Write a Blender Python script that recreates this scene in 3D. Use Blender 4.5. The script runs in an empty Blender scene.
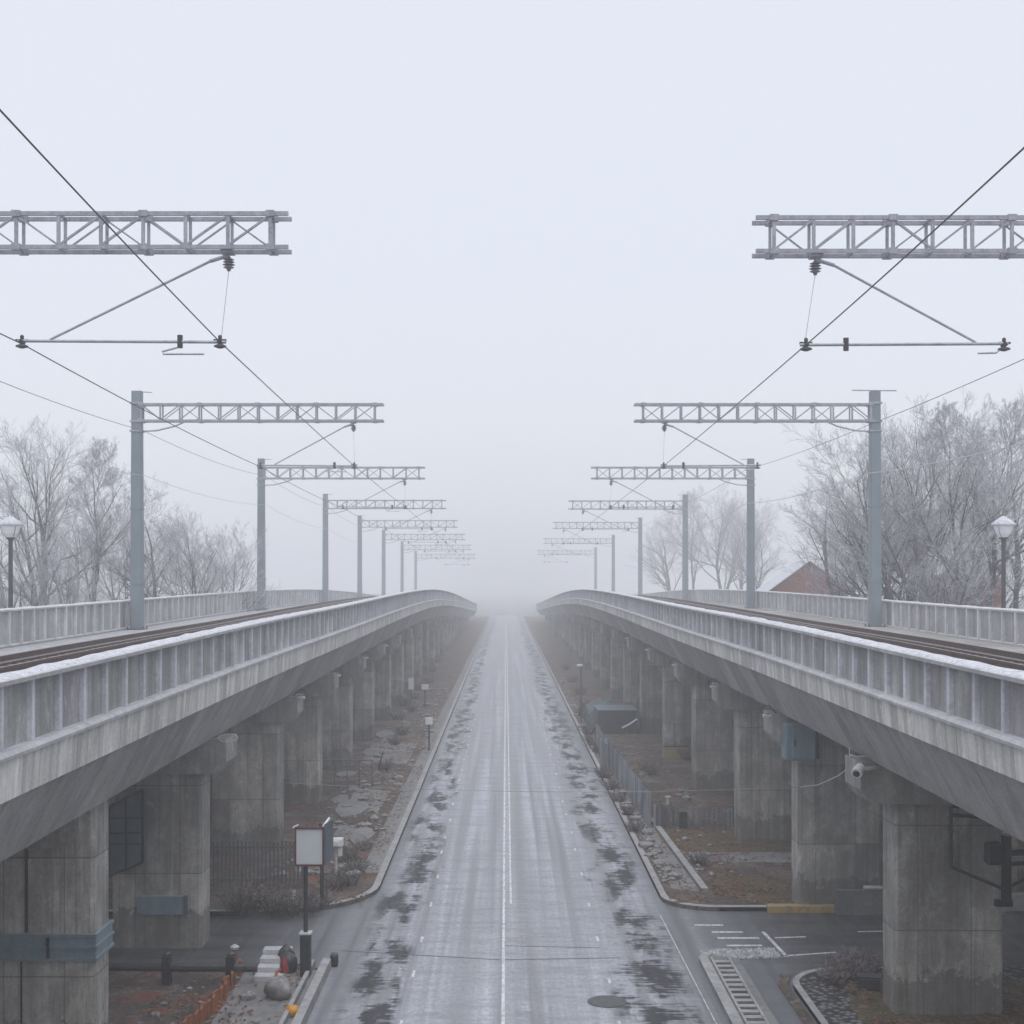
import bpy, math, random
from mathutils import Vector, Matrix, noise
R = math.radians
random.seed(7)
sc = bpy.context.scene
col = sc.collection
CAMH = 10.0
F = 1400.0            # focal length in pixels of the 1024 frame
CX, CY = 506.0, 582.0

def at(px, py, Y):
    """pixel + depth -> point in the place"""
    return Vector(((px-CX)*Y/F, Y, CAMH-(py-CY)*Y/F))
def gp(px, py, z=0.13):
    """pixel -> point on the ground at height z"""
    Y = (CAMH-z)*F/(py-CY)
    return Vector(((px-CX)*Y/F, Y, z))

# ------------------------------------------------------------------ mesh helper
class MB:
    def __init__(s): s.v=[]; s.f=[]
    def add(s, vs, fs):
        n=len(s.v); s.v += [tuple(p) for p in vs]; s.f += [tuple(i+n for i in f) for f in fs]
    def box(s, x0,x1,y0,y1,z0,z1, m=None):
        if x0>x1: x0,x1=x1,x0
        if y0>y1: y0,y1=y1,y0
        if z0>z1: z0,z1=z1,z0
        vs=[Vector((x,y,z)) for z in (z0,z1) for y in (y0,y1) for x in (x0,x1)]
        if m: vs=[m@p for p in vs]
        s.add(vs,[(0,2,3,1),(4,5,7,6),(0,1,5,4),(2,6,7,3),(0,4,6,2),(1,3,7,5)])
    def prism(s, prof, axis, a0, a1, m=None):
        """prof: list of 2D points, extruded along axis from a0 to a1"""
        def P(u,v,a):
            return Vector((a,u,v)) if axis=='x' else Vector((u,a,v)) if axis=='y' else Vector((u,v,a))
        n=len(prof)
        vs=[P(u,v,a0) for u,v in prof]+[P(u,v,a1) for u,v in prof]
        if m: vs=[m@p for p in vs]
        fs=[(i,(i+1)%n,n+(i+1)%n,n+i) for i in range(n)]
        fs.append(tuple(range(n-1,-1,-1))); fs.append(tuple(range(n,2*n)))
        s.add(vs,fs)
    def bar(s, a, b, w, h=None, up=Vector((0,0,1))):
        a=Vector(a); b=Vector(b); h=h or w; d=(b-a)
        if d.length<1e-6: return
        d.normalize()
        if abs(d.dot(up))>.99: up=Vector((0,1,0))
        x=d.cross(up).normalized(); y=x.cross(d)
        vs=[]
        for p in (a,b):
            for sx,sy in ((-1,-1),(1,-1),(1,1),(-1,1)):
                vs.append(p+x*(sx*w/2)+y*(sy*h/2))
        s.add(vs,[(0,1,5,4),(1,2,6,5),(2,3,7,6),(3,0,4,7),(3,2,1,0),(4,5,6,7)])
    def tube(s, pts, r, n=8, cap=True):
        pts=[Vector(p) for p in pts]
        rs=r if isinstance(r,(list,tuple)) else [r]*len(pts)
        base=len(s.v); prev=None
        for i,p in enumerate(pts):
            d=(pts[min(i+1,len(pts)-1)]-pts[max(i-1,0)])
            if d.length<1e-9: d=Vector((0,0,1))
            d.normalize()
            if prev is None:
                up=Vector((0,0,1)) if abs(d.z)<.9 else Vector((1,0,0))
                x=d.cross(up).normalized()
            else:
                x=(prev-d*prev.dot(d))
                x=x.normalized() if x.length>1e-6 else d.orthogonal().normalized()
            prev=x; y=d.cross(x)
            for k in range(n):
                a=2*math.pi*k/n
                s.v.append(tuple(p+x*(rs[i]*math.cos(a))+y*(rs[i]*math.sin(a))))
        for i in range(len(pts)-1):
            for k in range(n):
                k2=(k+1)%n
                s.f.append((base+i*n+k,base+i*n+k2,base+(i+1)*n+k2,base+(i+1)*n+k))
        if cap:
            s.f.append(tuple(base+k for k in range(n-1,-1,-1)))
            s.f.append(tuple(base+(len(pts)-1)*n+k for k in range(n)))
    def lathe(s, prof, c, n=16):
        """prof: (r,z) list, about vertical axis through c"""
        c=Vector(c); s.tube([c+Vector((0,0,z+1e-5*i)) for i,(r,z) in enumerate(prof)],[max(r,1e-4) for r,z in prof],n)
    def rock(s, c, r, seed, squash=.6, sub=1):
        import bmesh
        bm=bmesh.new(); bmesh.ops.create_icosphere(bm, subdivisions=sub, radius=1)
        c=Vector(c)
        vs=[]
        for v in bm.verts:
            p=v.co.normalized()
            k=1+.35*noise.noise(p*1.3+Vector((seed*3.1,seed,0)))
            vs.append(c+Vector((p.x*r*k,p.y*r*k,p.z*r*k*squash)))
        fs=[tuple(v.index for v in f.verts) for f in bm.faces]
        bm.free(); s.add(vs,fs)
    def build(s, name, mat, parent=None, smooth=False, bevel=0):
        me=bpy.data.meshes.new(name); me.from_pydata(s.v,[],s.f); me.update()
        me.materials.append(mat)
        if smooth:
            me.polygons.foreach_set('use_smooth',[True]*len(me.polygons))
        o=bpy.data.objects.new(name,me); col.objects.link(o)
        if parent:
            o.parent=parent
            o.matrix_parent_inverse=parent_inv(parent)
        if bevel:
            m=o.modifiers.new('bevel','BEVEL'); m.width=bevel; m.segments=2; m.limit_method='ANGLE'; m.angle_limit=R(40)
        return o
def world_of(o):
    m=Matrix.LocRotScale(o.location,o.rotation_euler,o.scale)
    if o.parent: m=world_of(o.parent)@o.matrix_parent_inverse@m
    return m
def parent_inv(p): return world_of(p).inverted()
def tag(o,label=None,cat=None,group=None,kind=None):
    if label: o['label']=label
    if cat: o['category']=cat
    if group: o['group']=group
    if kind: o['kind']=kind
    return o
def empty(name, loc=(0,0,0)):
    o=bpy.data.objects.new(name,None); col.objects.link(o); o.location=loc; o.empty_display_size=.3
    return o
def copy_tree(o,parent=None):
    c=o.copy(); col.objects.link(c)
    if parent: c.parent=parent
    for ch in list(o.children): copy_tree(ch,c)
    return c

# ------------------------------------------------------------------ materials
class NT:
    def __init__(s,name):
        s.m=bpy.data.materials.new(name); s.m.use_nodes=True; s.t=s.m.node_tree; s.t.nodes.clear()
        s.out=s.t.nodes.new('ShaderNodeOutputMaterial'); s.b=s.t.nodes.new('ShaderNodeBsdfPrincipled')
        s.t.links.new(s.b.outputs[0],s.out.inputs[0])
        g=s.t.nodes.new('ShaderNodeNewGeometry'); s.pos=g.outputs['Position']; s.nrm=g.outputs['Normal']
    def n(s,t,**k):
        n=s.t.nodes.new(t)
        for a,v in k.items(): setattr(n,a,v)
        return n
    def L(s,a,b): s.t.links.new(a,b)
    def map(s,scale,loc=(0,0,0)):
        n=s.n('ShaderNodeMapping'); n.inputs['Scale'].default_value=scale; n.inputs['Location'].default_value=loc
        s.L(s.pos,n.inputs[0]); return n.outputs[0]
    def noise(s,scale=(1,1,1),detail=5,rough=.6,dist=0,loc=(0,0,0)):
        n=s.n('ShaderNodeTexNoise'); n.inputs['Scale'].default_value=1; n.inputs['Detail'].default_value=detail
        n.inputs['Roughness'].default_value=rough; n.inputs['Distortion'].default_value=dist
        s.L(s.map(scale,loc),n.inputs['Vector']); return n.outputs['Fac']
    def ramp(s,fac,stops,interp='LINEAR'):
        n=s.n('ShaderNodeValToRGB'); r=n.color_ramp; r.interpolation=interp
        while len(r.elements)<len(stops): r.elements.new(.5)
        for e,(p,c) in zip(r.elements,stops):
            e.position=p; e.color=(c,c,c,1) if isinstance(c,(int,float)) else (*c,1)
        s.L(fac,n.inputs[0]); return n.outputs[0]
    def mix(s,fac,a,b,mode='MIX'):
        n=s.n('ShaderNodeMix',data_type='RGBA',blend_type=mode)
        for sock,v in ((n.inputs[0],fac),(n.inputs[6],a),(n.inputs[7],b)):
            if isinstance(v,(int,float)): sock.default_value=v
            elif isinstance(v,tuple): sock.default_value=(*v,1)
            else: s.L(v,sock)
        return n.outputs[2]
    def math(s,op,a,b=0,clamp=False):
        n=s.n('ShaderNodeMath',operation=op,use_clamp=clamp)
        for sock,v in ((n.inputs[0],a),(n.inputs[1],b)):
            if isinstance(v,(int,float)): sock.default_value=v
            else: s.L(v,sock)
        return n.outputs[0]
    def xyz(s,v=None):
        n=s.n('ShaderNodeSeparateXYZ'); s.L(v or s.pos,n.inputs[0]); return n.outputs
    def bump(s,h,strength=.3,dist=.02):
        n=s.n('ShaderNodeBump'); n.inputs['Strength'].default_value=strength; n.inputs['Distance'].default_value=dist
        s.L(h,n.inputs['Height']); s.L(n.outputs[0],s.b.inputs['Normal'])
    def col(s,c):
        if isinstance(c,tuple): s.b.inputs['Base Color'].default_value=(*c,1)
        else: s.L(c,s.b.inputs['Base Color'])
        return s
    def rough(s,r):
        if isinstance(r,(int,float)): s.b.inputs['Roughness'].default_value=r
        else: s.L(r,s.b.inputs['Roughness'])
        return s
    def metal(s,v): s.b.inputs['Metallic'].default_value=v; return s

def concrete(name, light, dark, streak=.6, joint=None, stain=None, fine=1.0, frost=0, xs=1.0, board=0, lift=0):
    n=NT(name)
    big=n.noise((.35,.35,.35),6,.65)
    st=n.noise((2.2*xs,2.2,.22*xs+.05*(1-xs)),6,.7,.3*xs)
    st2=n.noise((7*xs,7,.35*xs+.08*(1-xs)),4,.7,0,(5,2,1))
    f=n.noise((14,14,14),5,.7)
    c=n.mix(n.ramp(big,[(.3,0.0),(.7,1.0)]),dark,light)
    c=n.mix(n.math('MULTIPLY',n.ramp(st,[(.38,1.0),(.62,0.0)]),streak),c,tuple(x*.55 for x in dark))
    msk=n.ramp(n.noise((.7,.7,.7),4,.7,0,(8,8,8)),[(.42,0.0),(.6,1.0)])
    c=n.mix(n.math('MULTIPLY',msk,n.math('MULTIPLY',n.ramp(st2,[(.36,1.0),(.5,0.0)]),streak*.6)),c,tuple(x*.5 for x in dark))
    med=n.noise((1.7,1.7,1.3),6,.75,.4,(2,6,3))
    c=n.mix(n.math('MULTIPLY',n.ramp(med,[(.40,1.0),(.52,0.0)]),.5),c,tuple(x*.75 for x in dark))
    c=n.mix(n.math('MULTIPLY',n.ramp(med,[(.56,0.0),(.66,1.0)]),.4),c,tuple(min(1,x*1.2) for x in light))
    if board:
        wn=n.n('ShaderNodeTexWhiteNoise',noise_dimensions='1D'); n.L(n.math('FLOOR',n.math('DIVIDE',n.math('ADD',n.xyz()[1],.37),board)),wn.inputs['W'])
        c=n.mix(.32,c,n.ramp(wn.outputs[0],[(0,.25),(1,.75)]),'OVERLAY')
    c=n.mix(.25*fine,c,n.ramp(f,[(.3,0.15),(.7,.8)]),'OVERLAY')
    if lift:
        wn=n.n('ShaderNodeTexWhiteNoise',noise_dimensions='2D'); cb_=n.n('ShaderNodeCombineXYZ'); X_=n.xyz()
        n.L(n.math('FLOOR',n.math('DIVIDE',n.math('ADD',X_[0],.37),1.22)),cb_.inputs[0]); n.L(n.math('ADD',n.math('FLOOR',n.math('DIVIDE',n.math('ADD',X_[2],.37),2.4)),n.math('MULTIPLY',n.math('FLOOR',n.math('DIVIDE',X_[1],10.0)),7.3)),cb_.inputs[1]); n.L(cb_.outputs[0],wn.inputs['Vector'])
        c=n.mix(.35,c,n.ramp(wn.outputs[0],[(0,.2),(1,.8)]),'OVERLAY')
        dr=n.noise((5,5,.12),4,.75,0,(2,2,9)); c=n.mix(n.math('MULTIPLY',n.ramp(dr,[(.54,0.0),(.62,1.0)]),.3),c,(.05,.047,.042))
        dr2=n.noise((4,4,.1),4,.75,0,(7,1,3)); c=n.mix(n.math('MULTIPLY',n.ramp(dr2,[(.60,0.0),(.68,1.0)]),.3),c,(.62,.61,.58))
        sp=n.noise((1.2,1.2,1.2),5,.8,0,(3,3,3)); ft=n.math('MULTIPLY',n.ramp(n.math('ADD',X_[2],n.math('MULTIPLY',sp,1.5)),[(.55,1.0),(.85,0.0)]) if False else n.math('LESS_THAN',n.math('ADD',X_[2],n.math('MULTIPLY',sp,-2.2)),-.1),.5)
        c=n.mix(ft,c,(.05,.045,.038))
    h=f
    if joint:
        # formwork joints: thin dark lines at a fixed pitch along y / z
        x,y,z=n.xyz()
        for axis,pitch,w in joint:
            v={'x':x,'y':y,'z':z}[axis]
            m=n.math('FRACT',n.math('DIVIDE',n.math('ADD',v,.37),pitch))
            l=n.math('LESS_THAN',m,w/pitch)
            c=n.mix(n.math('MULTIPLY',l,.6),c,tuple(q*.3 for q in dark))
    if stain:
        sn=n.noise((.5,.5,.5),5,.7,.6,(9,4,2))
        c=n.mix(n.math('MULTIPLY',n.ramp(sn,[(.6,0.0),(.7,1.0)]),.5),c,stain)
    if frost:
        nz=n.xyz(n.nrm)[2]
        fr=n.math('MULTIPLY',n.ramp(nz,[(.4,0.0),(.9,1.0)]),n.ramp(n.noise((3,3,3),6,.8),[(.35,.2),(.6,1.0)]))
        c=n.mix(n.math('MULTIPLY',fr,frost),c,(.68,.7,.75))
    n.col(c).rough(.85); n.bump(h,.5,.012)
    return n.m

def steel(name, c1, c2, frost=.5, rough=.5, metal=.3, scale=3, rust=0):
    n=NT(name)
    a=n.noise((scale,scale,scale*.4),6,.7)
    c=n.mix(n.ramp(a,[(.35,0.0),(.65,1.0)]),c1,c2)
    if rust:
        r=n.noise((5,5,2),6,.75,.3,(3,3,3))
        c=n.mix(n.math('MULTIPLY',n.ramp(r,[(.5,0.0),(.66,1.0)]),rust),c,(.14,.055,.025))
    if frost:
        nz=n.xyz(n.nrm)[2]
        f=n.noise((18,18,18),4,.8)
        top=n.math('MULTIPLY',n.ramp(nz,[(.1,0.0),(.7,1.0)]),n.ramp(f,[(.35,.15),(.55,1.0)]))
        sp=n.math('MULTIPLY',n.ramp(f,[(.52,0.0),(.66,1.0)]),.35)
        m=n.math('MULTIPLY',n.math('MAXIMUM',top,sp),frost,True)
        c=n.mix(m,c,(.72,.74,.8))
    n.col(c).rough(rough).metal(metal)
    n.bump(n.noise((30,30,30),3),.15,.004)
    return n.m

def plain(name,c,rough=.6,var=.25,scale=6,metal=0.0,frost=0):
    n=NT(name)
    a=n.noise((scale,)*3,5,.7)
    cc=n.mix(n.ramp(a,[(.3,0.0),(.7,1.0)]),tuple(x*(1-var) for x in c),tuple(min(1,x*(1+var)) for x in c))
    if frost:
        nz=n.xyz(n.nrm)[2]
        cc=n.mix(n.math('MULTIPLY',n.ramp(nz,[(.3,0.0),(.85,1.0)]),n.math('MULTIPLY',n.ramp(n.noise((9,9,9),5,.8),[(.4,0.0),(.6,1.0)]),frost)),cc,(.68,.7,.75))
    n.col(cc).rough(rough).metal(metal); n.bump(a,.2,.01)
    return n.m

M={}
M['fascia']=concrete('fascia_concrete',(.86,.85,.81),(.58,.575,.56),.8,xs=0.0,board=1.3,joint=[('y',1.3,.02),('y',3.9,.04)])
M['panel']=concrete('parapet_concrete',(.50,.50,.495),(.30,.30,.305),.6,xs=0.0,board=.65,stain=(.28,.21,.17))
M['post']=concrete('parapet_post_concrete',(.72,.73,.78),(.50,.51,.55),.3,frost=.6)
M['ledge']=concrete('ledge_concrete',(.5,.5,.51),(.36,.36,.37),.3,frost=.7)
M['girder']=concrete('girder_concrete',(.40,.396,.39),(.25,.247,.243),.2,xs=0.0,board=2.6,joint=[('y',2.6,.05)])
M['pier']=concrete('pier_concrete',(.58,.565,.53),(.24,.232,.215),.6,lift=1.2,joint=[('z',2.4,.03),('x',1.22,.022)])
M['cap']=concrete('cap_concrete',(.45,.44,.425),(.24,.235,.225),.6)
M['deck']=concrete('deck_concrete',(.2,.2,.205),(.11,.11,.112),.2,frost=.55)
M['mast']=steel('mast_steel',(.125,.165,.195),(.17,.215,.25),.10,.55,.2,1.2)
M['truss']=steel('truss_steel',(.19,.20,.24),(.34,.355,.40),.95,.55,.2)
M['iron']=steel('dark_iron',(.012,.012,.014),(.03,.03,.034),.12,.5,.3)
M['wire']=plain('wire_dark',(.03,.032,.04),.5)
M['frost_wire']=plain('wire_frosted',(.5,.52,.57),.8)
M['insul']=plain('insulator_grey',(.11,.12,.14),.35,frost=.5)
M['bluebox']=steel('blue_grey_paint',(.13,.19,.23),(.19,.26,.30),.35,.4,.1)
M['bluedark']=steel('dull_blue_paint',(.06,.085,.105),(.1,.13,.155),.15,.5,.1)
M['white']=plain('white_paint',(.72,.74,.76),.45,.06,frost=.3)
M['offwhite']=plain('dull_white_paint',(.5,.51,.52),.6,.2,frost=.3)
M['red']=plain('red_paint',(.22,.018,.02),.45,.2)
M['dullred']=plain('dull_red_paint',(.09,.012,.014),.5,.2)
M['orange']=steel('orange_paint',(.32,.10,.015),(.2,.06,.012),.05,.6,0,4,.8)
M['yellow']=steel('yellow_paint',(.42,.29,.1),(.33,.25,.12),.1,.6,0,4,.5)
M['kerb']=concrete('kerb_concrete',(.34,.34,.345),(.2,.2,.2),.2,joint=[('y',1.0,.025)],frost=.35)
M['slab']=concrete('pavement_concrete',(.22,.22,.225),(.12,.12,.12),.0,joint=[('y',1.5,.025)],frost=.15)
M['rock']=plain('grey_stone',(.16,.155,.15),.85,.5,3,frost=.35)
M['rail_steel']=steel('rail_steel',(.045,.018,.010),(.10,.04,.022),.4,.5,.3,6)
M['sleeper']=concrete('sleeper_concrete',(.10,.07,.06),(.05,.035,.03),.2,frost=.35)
M['snow']=None
n=NT('snow_crust'); a=n.noise((6,6,6),6,.75); b=n.noise((13,13,13),5,.75)
n.col(n.mix(n.ramp(b,[(.34,.9),(.5,0.0)]),n.mix(n.ramp(a,[(.35,0.0),(.6,1.0)]),(.42,.43,.48),(.68,.70,.76)),(.30,.30,.34))).rough(.85)
n.b.inputs['Subsurface Weight'].default_value=0; n.bump(a,.6,.03); M['snow']=n.m
n=NT('ballast'); v=n.n('ShaderNodeTexVoronoi'); v.inputs['Scale'].default_value=16; n.L(n.pos,v.inputs['Vector'])
vx=n.xyz(v.outputs['Color'])[0]
c=n.mix(vx,(.04,.02,.014),(.12,.06,.042))
fr=n.ramp(n.noise((5,5,5),6,.8),[(.52,0.0),(.60,1.0)])
ax=n.math('ABSOLUTE',n.xyz()[0])
r1=n.math('ABSOLUTE',n.math('SUBTRACT',ax,11.25)); r2=n.math('ABSOLUTE',n.math('SUBTRACT',ax,12.7)); rn=n.math('MINIMUM',r1,r2)
away=n.math('MAXIMUM',n.ramp(n.math('ABSOLUTE',n.math('SUBTRACT',ax,11.9)),[(.3,1.0),(.45,.05)]),n.math('GREATER_THAN',ax,13.55))
frm=n.math('MULTIPLY',n.ramp(n.noise((6,6,6),6,.8),[(.40,0.0),(.52,1.0)]),away)
c=n.mix(n.math('MULTIPLY',frm,.9),c,(.55,.57,.61)); n.col(c).rough(.9); n.bump(v.outputs['Distance'],1,.05); M['ballast']=n.m

# road: icy wet asphalt with tyre tracks and black patches
n=NT('road_surface')
x,y,z=n.xyz()
trk=n.noise((2.3,.025,1),4,.55,.1); trk2=n.noise((.8,.02,1),3,.5,.0,(3,1,0)); rip=n.noise((.5,1.6,1),6,.75); fine=n.noise((9,5,9),5,.75)
c=n.mix(n.ramp(trk,[(.36,0.0),(.62,1.0)]),(.15,.16,.18),(.50,.525,.60))
c=n.mix(n.math('MULTIPLY',n.ramp(trk2,[(.4,0.0),(.6,1.0)]),.45),c,(.33,.35,.39))
c=n.mix(n.math('MULTIPLY',n.ramp(rip,[(.35,1.0),(.55,0.0)]),.55),c,(.17,.175,.19))
c=n.mix(n.math('MULTIPLY',n.ramp(fine,[(.4,1.0),(.55,0.0)]),.35),c,(.12,.125,.135))
# scattered white frost flecks
c=n.mix(n.math('MULTIPLY',n.ramp(n.noise((11,3,9),4,.8,0,(7,7,7)),[(.64,0.0),(.70,1.0)]),.7),c,(.5,.52,.56))
# bare black patches along both gutters (and a faint one by the centre line)
def band(x0,x1,s):
    a=n.math('DIVIDE',n.math('SUBTRACT',x,x0),s,True); b=n.math('DIVIDE',n.math('SUBTRACT',x1,x),s,True)
    return n.math('MULTIPLY',a,b)
pn=n.noise((1.1,.38,1),3,.6,.1,(2,8,0)); pn2=n.noise((1.2,5.5,1),6,.75,.2,(2,1,0))
pat=n.math('ADD',n.math('MULTIPLY',pn,.58),n.math('MULTIPLY',pn2,.42))
wob=n.math('MULTIPLY',n.math('SUBTRACT',n.noise((.5,.11,1),4,.7,0,(6,6,0)),.5),3.2)
x0_=x; x=n.math('ADD',x,wob)
bl=n.math('MAXIMUM',band(-3.9,-2.5,.35),band(2.9,4.6,.4)); x=x0_
mk=n.math('MULTIPLY',n.ramp(pat,[(.47,0.0),(.53,1.0)]),bl)
c=n.mix(n.math('MULTIPLY',mk,.94),c,(.016,.017,.02))
mk2=n.math('MULTIPLY',n.ramp(pn2,[(.42,0.0),(.62,1.0)]),band(.15,.85,.3))
c=n.mix(n.math('MULTIPLY',mk2,.45),c,(.09,.088,.085))
# gutters stay darker and plain
jit=n.math('MULTIPLY',n.math('SUBTRACT',n.noise((1,1,1),4,.7),.5),.8)
xj=n.math('ADD',x,jit)
gut=n.math('MAXIMUM',n.ramp(n.math('DIVIDE',n.math('SUBTRACT',xj,4.2),.5,True),[(0,0.0),(1,1.0)]),n.ramp(n.math('DIVIDE',n.math('SUBTRACT',-3.55,0) if False else n.math('SUBTRACT',n.math('MULTIPLY',xj,-1),3.55),.5,True),[(0,0.0),(1,1.0)]))
sidef=n.math('DIVIDE',n.math('SUBTRACT',n.math('ABSOLUTE',n.math('SUBTRACT',xj,.4)),4.9),3.2,True)
c=n.mix(n.math('MULTIPLY',gut,.6),c,(.15,.16,.175))
sa=n.noise((.25,1.4,1),6,.7)
c=n.mix(sidef,c,n.mix(n.ramp(sa,[(.35,0.0),(.65,1.0)]),(.04,.042,.047),(.11,.115,.125)))
n.col(c); n.rough(n.mix(n.ramp(trk,[(.35,0.0),(.65,1.0)]),(.32,.32,.32),(.52,.52,.52)))
n.L(n.mix(mk,(.4,.4,.4),(.12,.12,.12)),n.b.inputs['Specular IOR Level'])
n.bump(fine,.25,.01); M['road']=n.m
n=NT('side_street_surface')
a=n.noise((.25,1.4,1),6,.7); f=n.noise((12,12,12),4,.8)
c=n.mix(n.ramp(a,[(.35,0.0),(.65,1.0)]),(.055,.057,.062),(.115,.12,.13)); c=n.mix(n.math('MULTIPLY',n.ramp(f,[(.35,1.0),(.5,0.0)]),.4),c,(.04,.04,.043))
n.col(c).rough(.5); n.bump(f,.25,.01); M['street']=n.m

# verge dirt
n=NT('verge_soil')
a=n.noise((.45,.35,1),6,.7,.3); b=n.noise((.9,.7,1),6,.75,.4,(4,4,4)); f=n.noise((7,7,7),6,.8); g=n.noise((26,26,26),3,.8)
c=n.mix(n.ramp(a,[(.38,0.0),(.6,1.0)]),(.06,.05,.043),(.165,.12,.09))
c=n.mix(n.ramp(b,[(.5,0.0),(.58,1.0)]),c,(.075,.055,.05))
c=n.mix(n.ramp(b,[(.36,1.0),(.44,0.0)]),c,(.20,.19,.19))
c=n.mix(n.math('MULTIPLY',n.ramp(n.noise((.6,.5,1),5,.7,.3,(14,3,1)),[(.58,0.0),(.63,1.0)]),.85),c,(.24,.075,.045))
c=n.mix(n.math('MULTIPLY',n.ramp(f,[(.36,1.0),(.5,0.0)]),.7),c,(.025,.02,.018))
c=n.mix(n.math('MULTIPLY',n.ramp(n.noise((4,4,4),6,.85,0,(1,9,1)),[(.56,0.0),(.64,1.0)]),.45),c,(.42,.42,.44))
c=n.mix(.3,c,n.ramp(g,[(.3,0.1),(.7,.9)]),'OVERLAY')
n.col(c).rough(.95); n.bump(f,.9,.05); M['soil']=n.m
n=NT('dry_turf'); f=n.noise((8,8,8),6,.85); b=n.noise((1,1,1),5,.7)
c=n.mix(n.ramp(f,[(.42,0.0),(.56,1.0)]),(.02,.015,.01),(.19,.13,.055)); c=n.mix(n.math('MULTIPLY',n.ramp(n.noise((3,3,3),6,.85,0,(3,1,2)),[(.55,0.0),(.62,1.0)]),.4),c,(.4,.4,.41)); c=n.mix(n.math('MULTIPLY',n.ramp(b,[(.45,0.0),(.6,1.0)]),.6),c,(.07,.065,.03))
n.col(c).rough(.95); n.bump(f,.8,.05); M['turf']=n.m
n=NT('far_ground'); f=n.noise((.3,.3,.3),6,.8); n.col(n.mix(n.ramp(f,[(.4,0.0),(.6,1.0)]),(.10,.095,.09),(.42,.43,.46))).rough(.95); M['far']=n.m
n=NT('cobbles'); v=n.n('ShaderNodeTexVoronoi'); v.inputs['Scale'].default_value=6; n.L(n.pos,v.inputs['Vector'])
n.col(n.mix(n.ramp(v.outputs['Distance'],[(.25,0.0),(.55,1.0)]),(.2,.2,.21),(.02,.02,.022))).rough(.8); n.bump(v.outputs['Distance'],1,.04); M['cobble']=n.m
# wood / bark / frost
def barkmat(name,c1,c2,fr):
    n=NT(name); a=n.noise((6,6,2),5,.8); nz=n.xyz(n.nrm)[2]
    c=n.mix(n.ramp(a,[(.35,0.0),(.65,1.0)]),c1,c2)
    f=n.noise((2.2,2.2,2.2),4,.8)
    up=n.math('MULTIPLY',n.ramp(nz,[(-.1,0.0),(.5,1.0)]),n.ramp(f,[(.35,.25),(.55,1.0)]))
    c=n.mix(n.math('MULTIPLY',up,fr,True),c,(.68,.7,.77)); n.col(c).rough(.9)
    return n.m
M['bark']=barkmat('frosted_bark',(.008,.007,.008),(.028,.025,.028),.3)
M['twig']=barkmat('frosted_twigs',(.20,.195,.22),(.42,.41,.46),1.0)
n=NT('fallen_leaves'); a=n.noise((3,3,3),4,.8); n.col(n.mix(n.ramp(a,[(.38,0.0),(.6,1.0)]),(.05,.028,.018),(.26,.12,.055))).rough(.8); M['leaf']=n.m
M['brush']=barkmat('dry_brush',(.02,.015,.012),(.09,.06,.045),.25)
M['redbrush']=barkmat('reddish_brush',(.05,.028,.025),(.14,.07,.055),.35)
n=NT('red_brick'); br=n.n('ShaderNodeTexBrick'); br.inputs['Scale'].default_value=1.0
br.inputs['Color1'].default_value=(.24,.06,.03,1); br.inputs['Color2'].default_value=(.17,.045,.025,1); br.inputs['Mortar'].default_value=(.2,.12,.1,1)
br.inputs['Brick Width'].default_value=.25; br.inputs['Row Height'].default_value=.08; br.inputs['Mortar Size'].default_value=.01
mp=n.n('ShaderNodeCombineXYZ'); x,y,z=n.xyz(); n.L(n.math('ADD',x,y),mp.inputs[0]); n.L(z,mp.inputs[1]); n.L(mp.outputs[0],br.inputs['Vector'])
n.col(br.outputs['Color']).rough(.9); M['brick']=n.m
n=NT('frosted_lamp_glass'); n.col((.84,.85,.88)).rough(.3); M['lampglass']=n.m
n=NT('dark_glass'); n.col((.10,.13,.15)).rough(.15); n.b.inputs['Alpha'].default_value=.75; M['glass']=n.m
n=NT('corrugated_metal'); x,y,z=n.xyz(); w=n.math('SINE',n.math('MULTIPLY',n.math('ADD',y,x),28)); nn=n.noise((1,1,.4),6,.7)
n.col(n.mix(n.ramp(nn,[(.35,0.0),(.65,1.0)]),(.13,.145,.165),(.36,.38,.41))).rough(.55).metal(.3); n.bump(w,.8,.03); M['corr']=n.m
n=NT('dull_plank'); nn=n.noise((3,3,.6),6,.7); n.col(n.mix(nn,(.05,.055,.06),(.13,.13,.14))).rough(.8); M['plank']=n.m
M['tarp']=plain('teal_tarp',(.035,.07,.08),.6,.5,2,frost=.1)
M['contain']=plain('dark_container_paint',(.035,.05,.065),.5,.3,2)
n=NT('road_paint'); f=n.noise((9,2.5,9),6,.8); n.col(n.mix(n.ramp(f,[(.38,0.0),(.55,1.0)]),(.36,.37,.41),(.72,.73,.77))).rough(.6); M['paint']=n.m
M['darkmetal']=steel('manhole_iron',(.02,.021,.023),(.05,.05,.054),.1,.45,.4,8)
M['steps']=plain('pale_metal_steps',(.5,.51,.54),.6,.15,5,frost=.5)
M['board']=plain('sign_face_grey',(.52,.55,.58),.5,.04,2)

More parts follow.
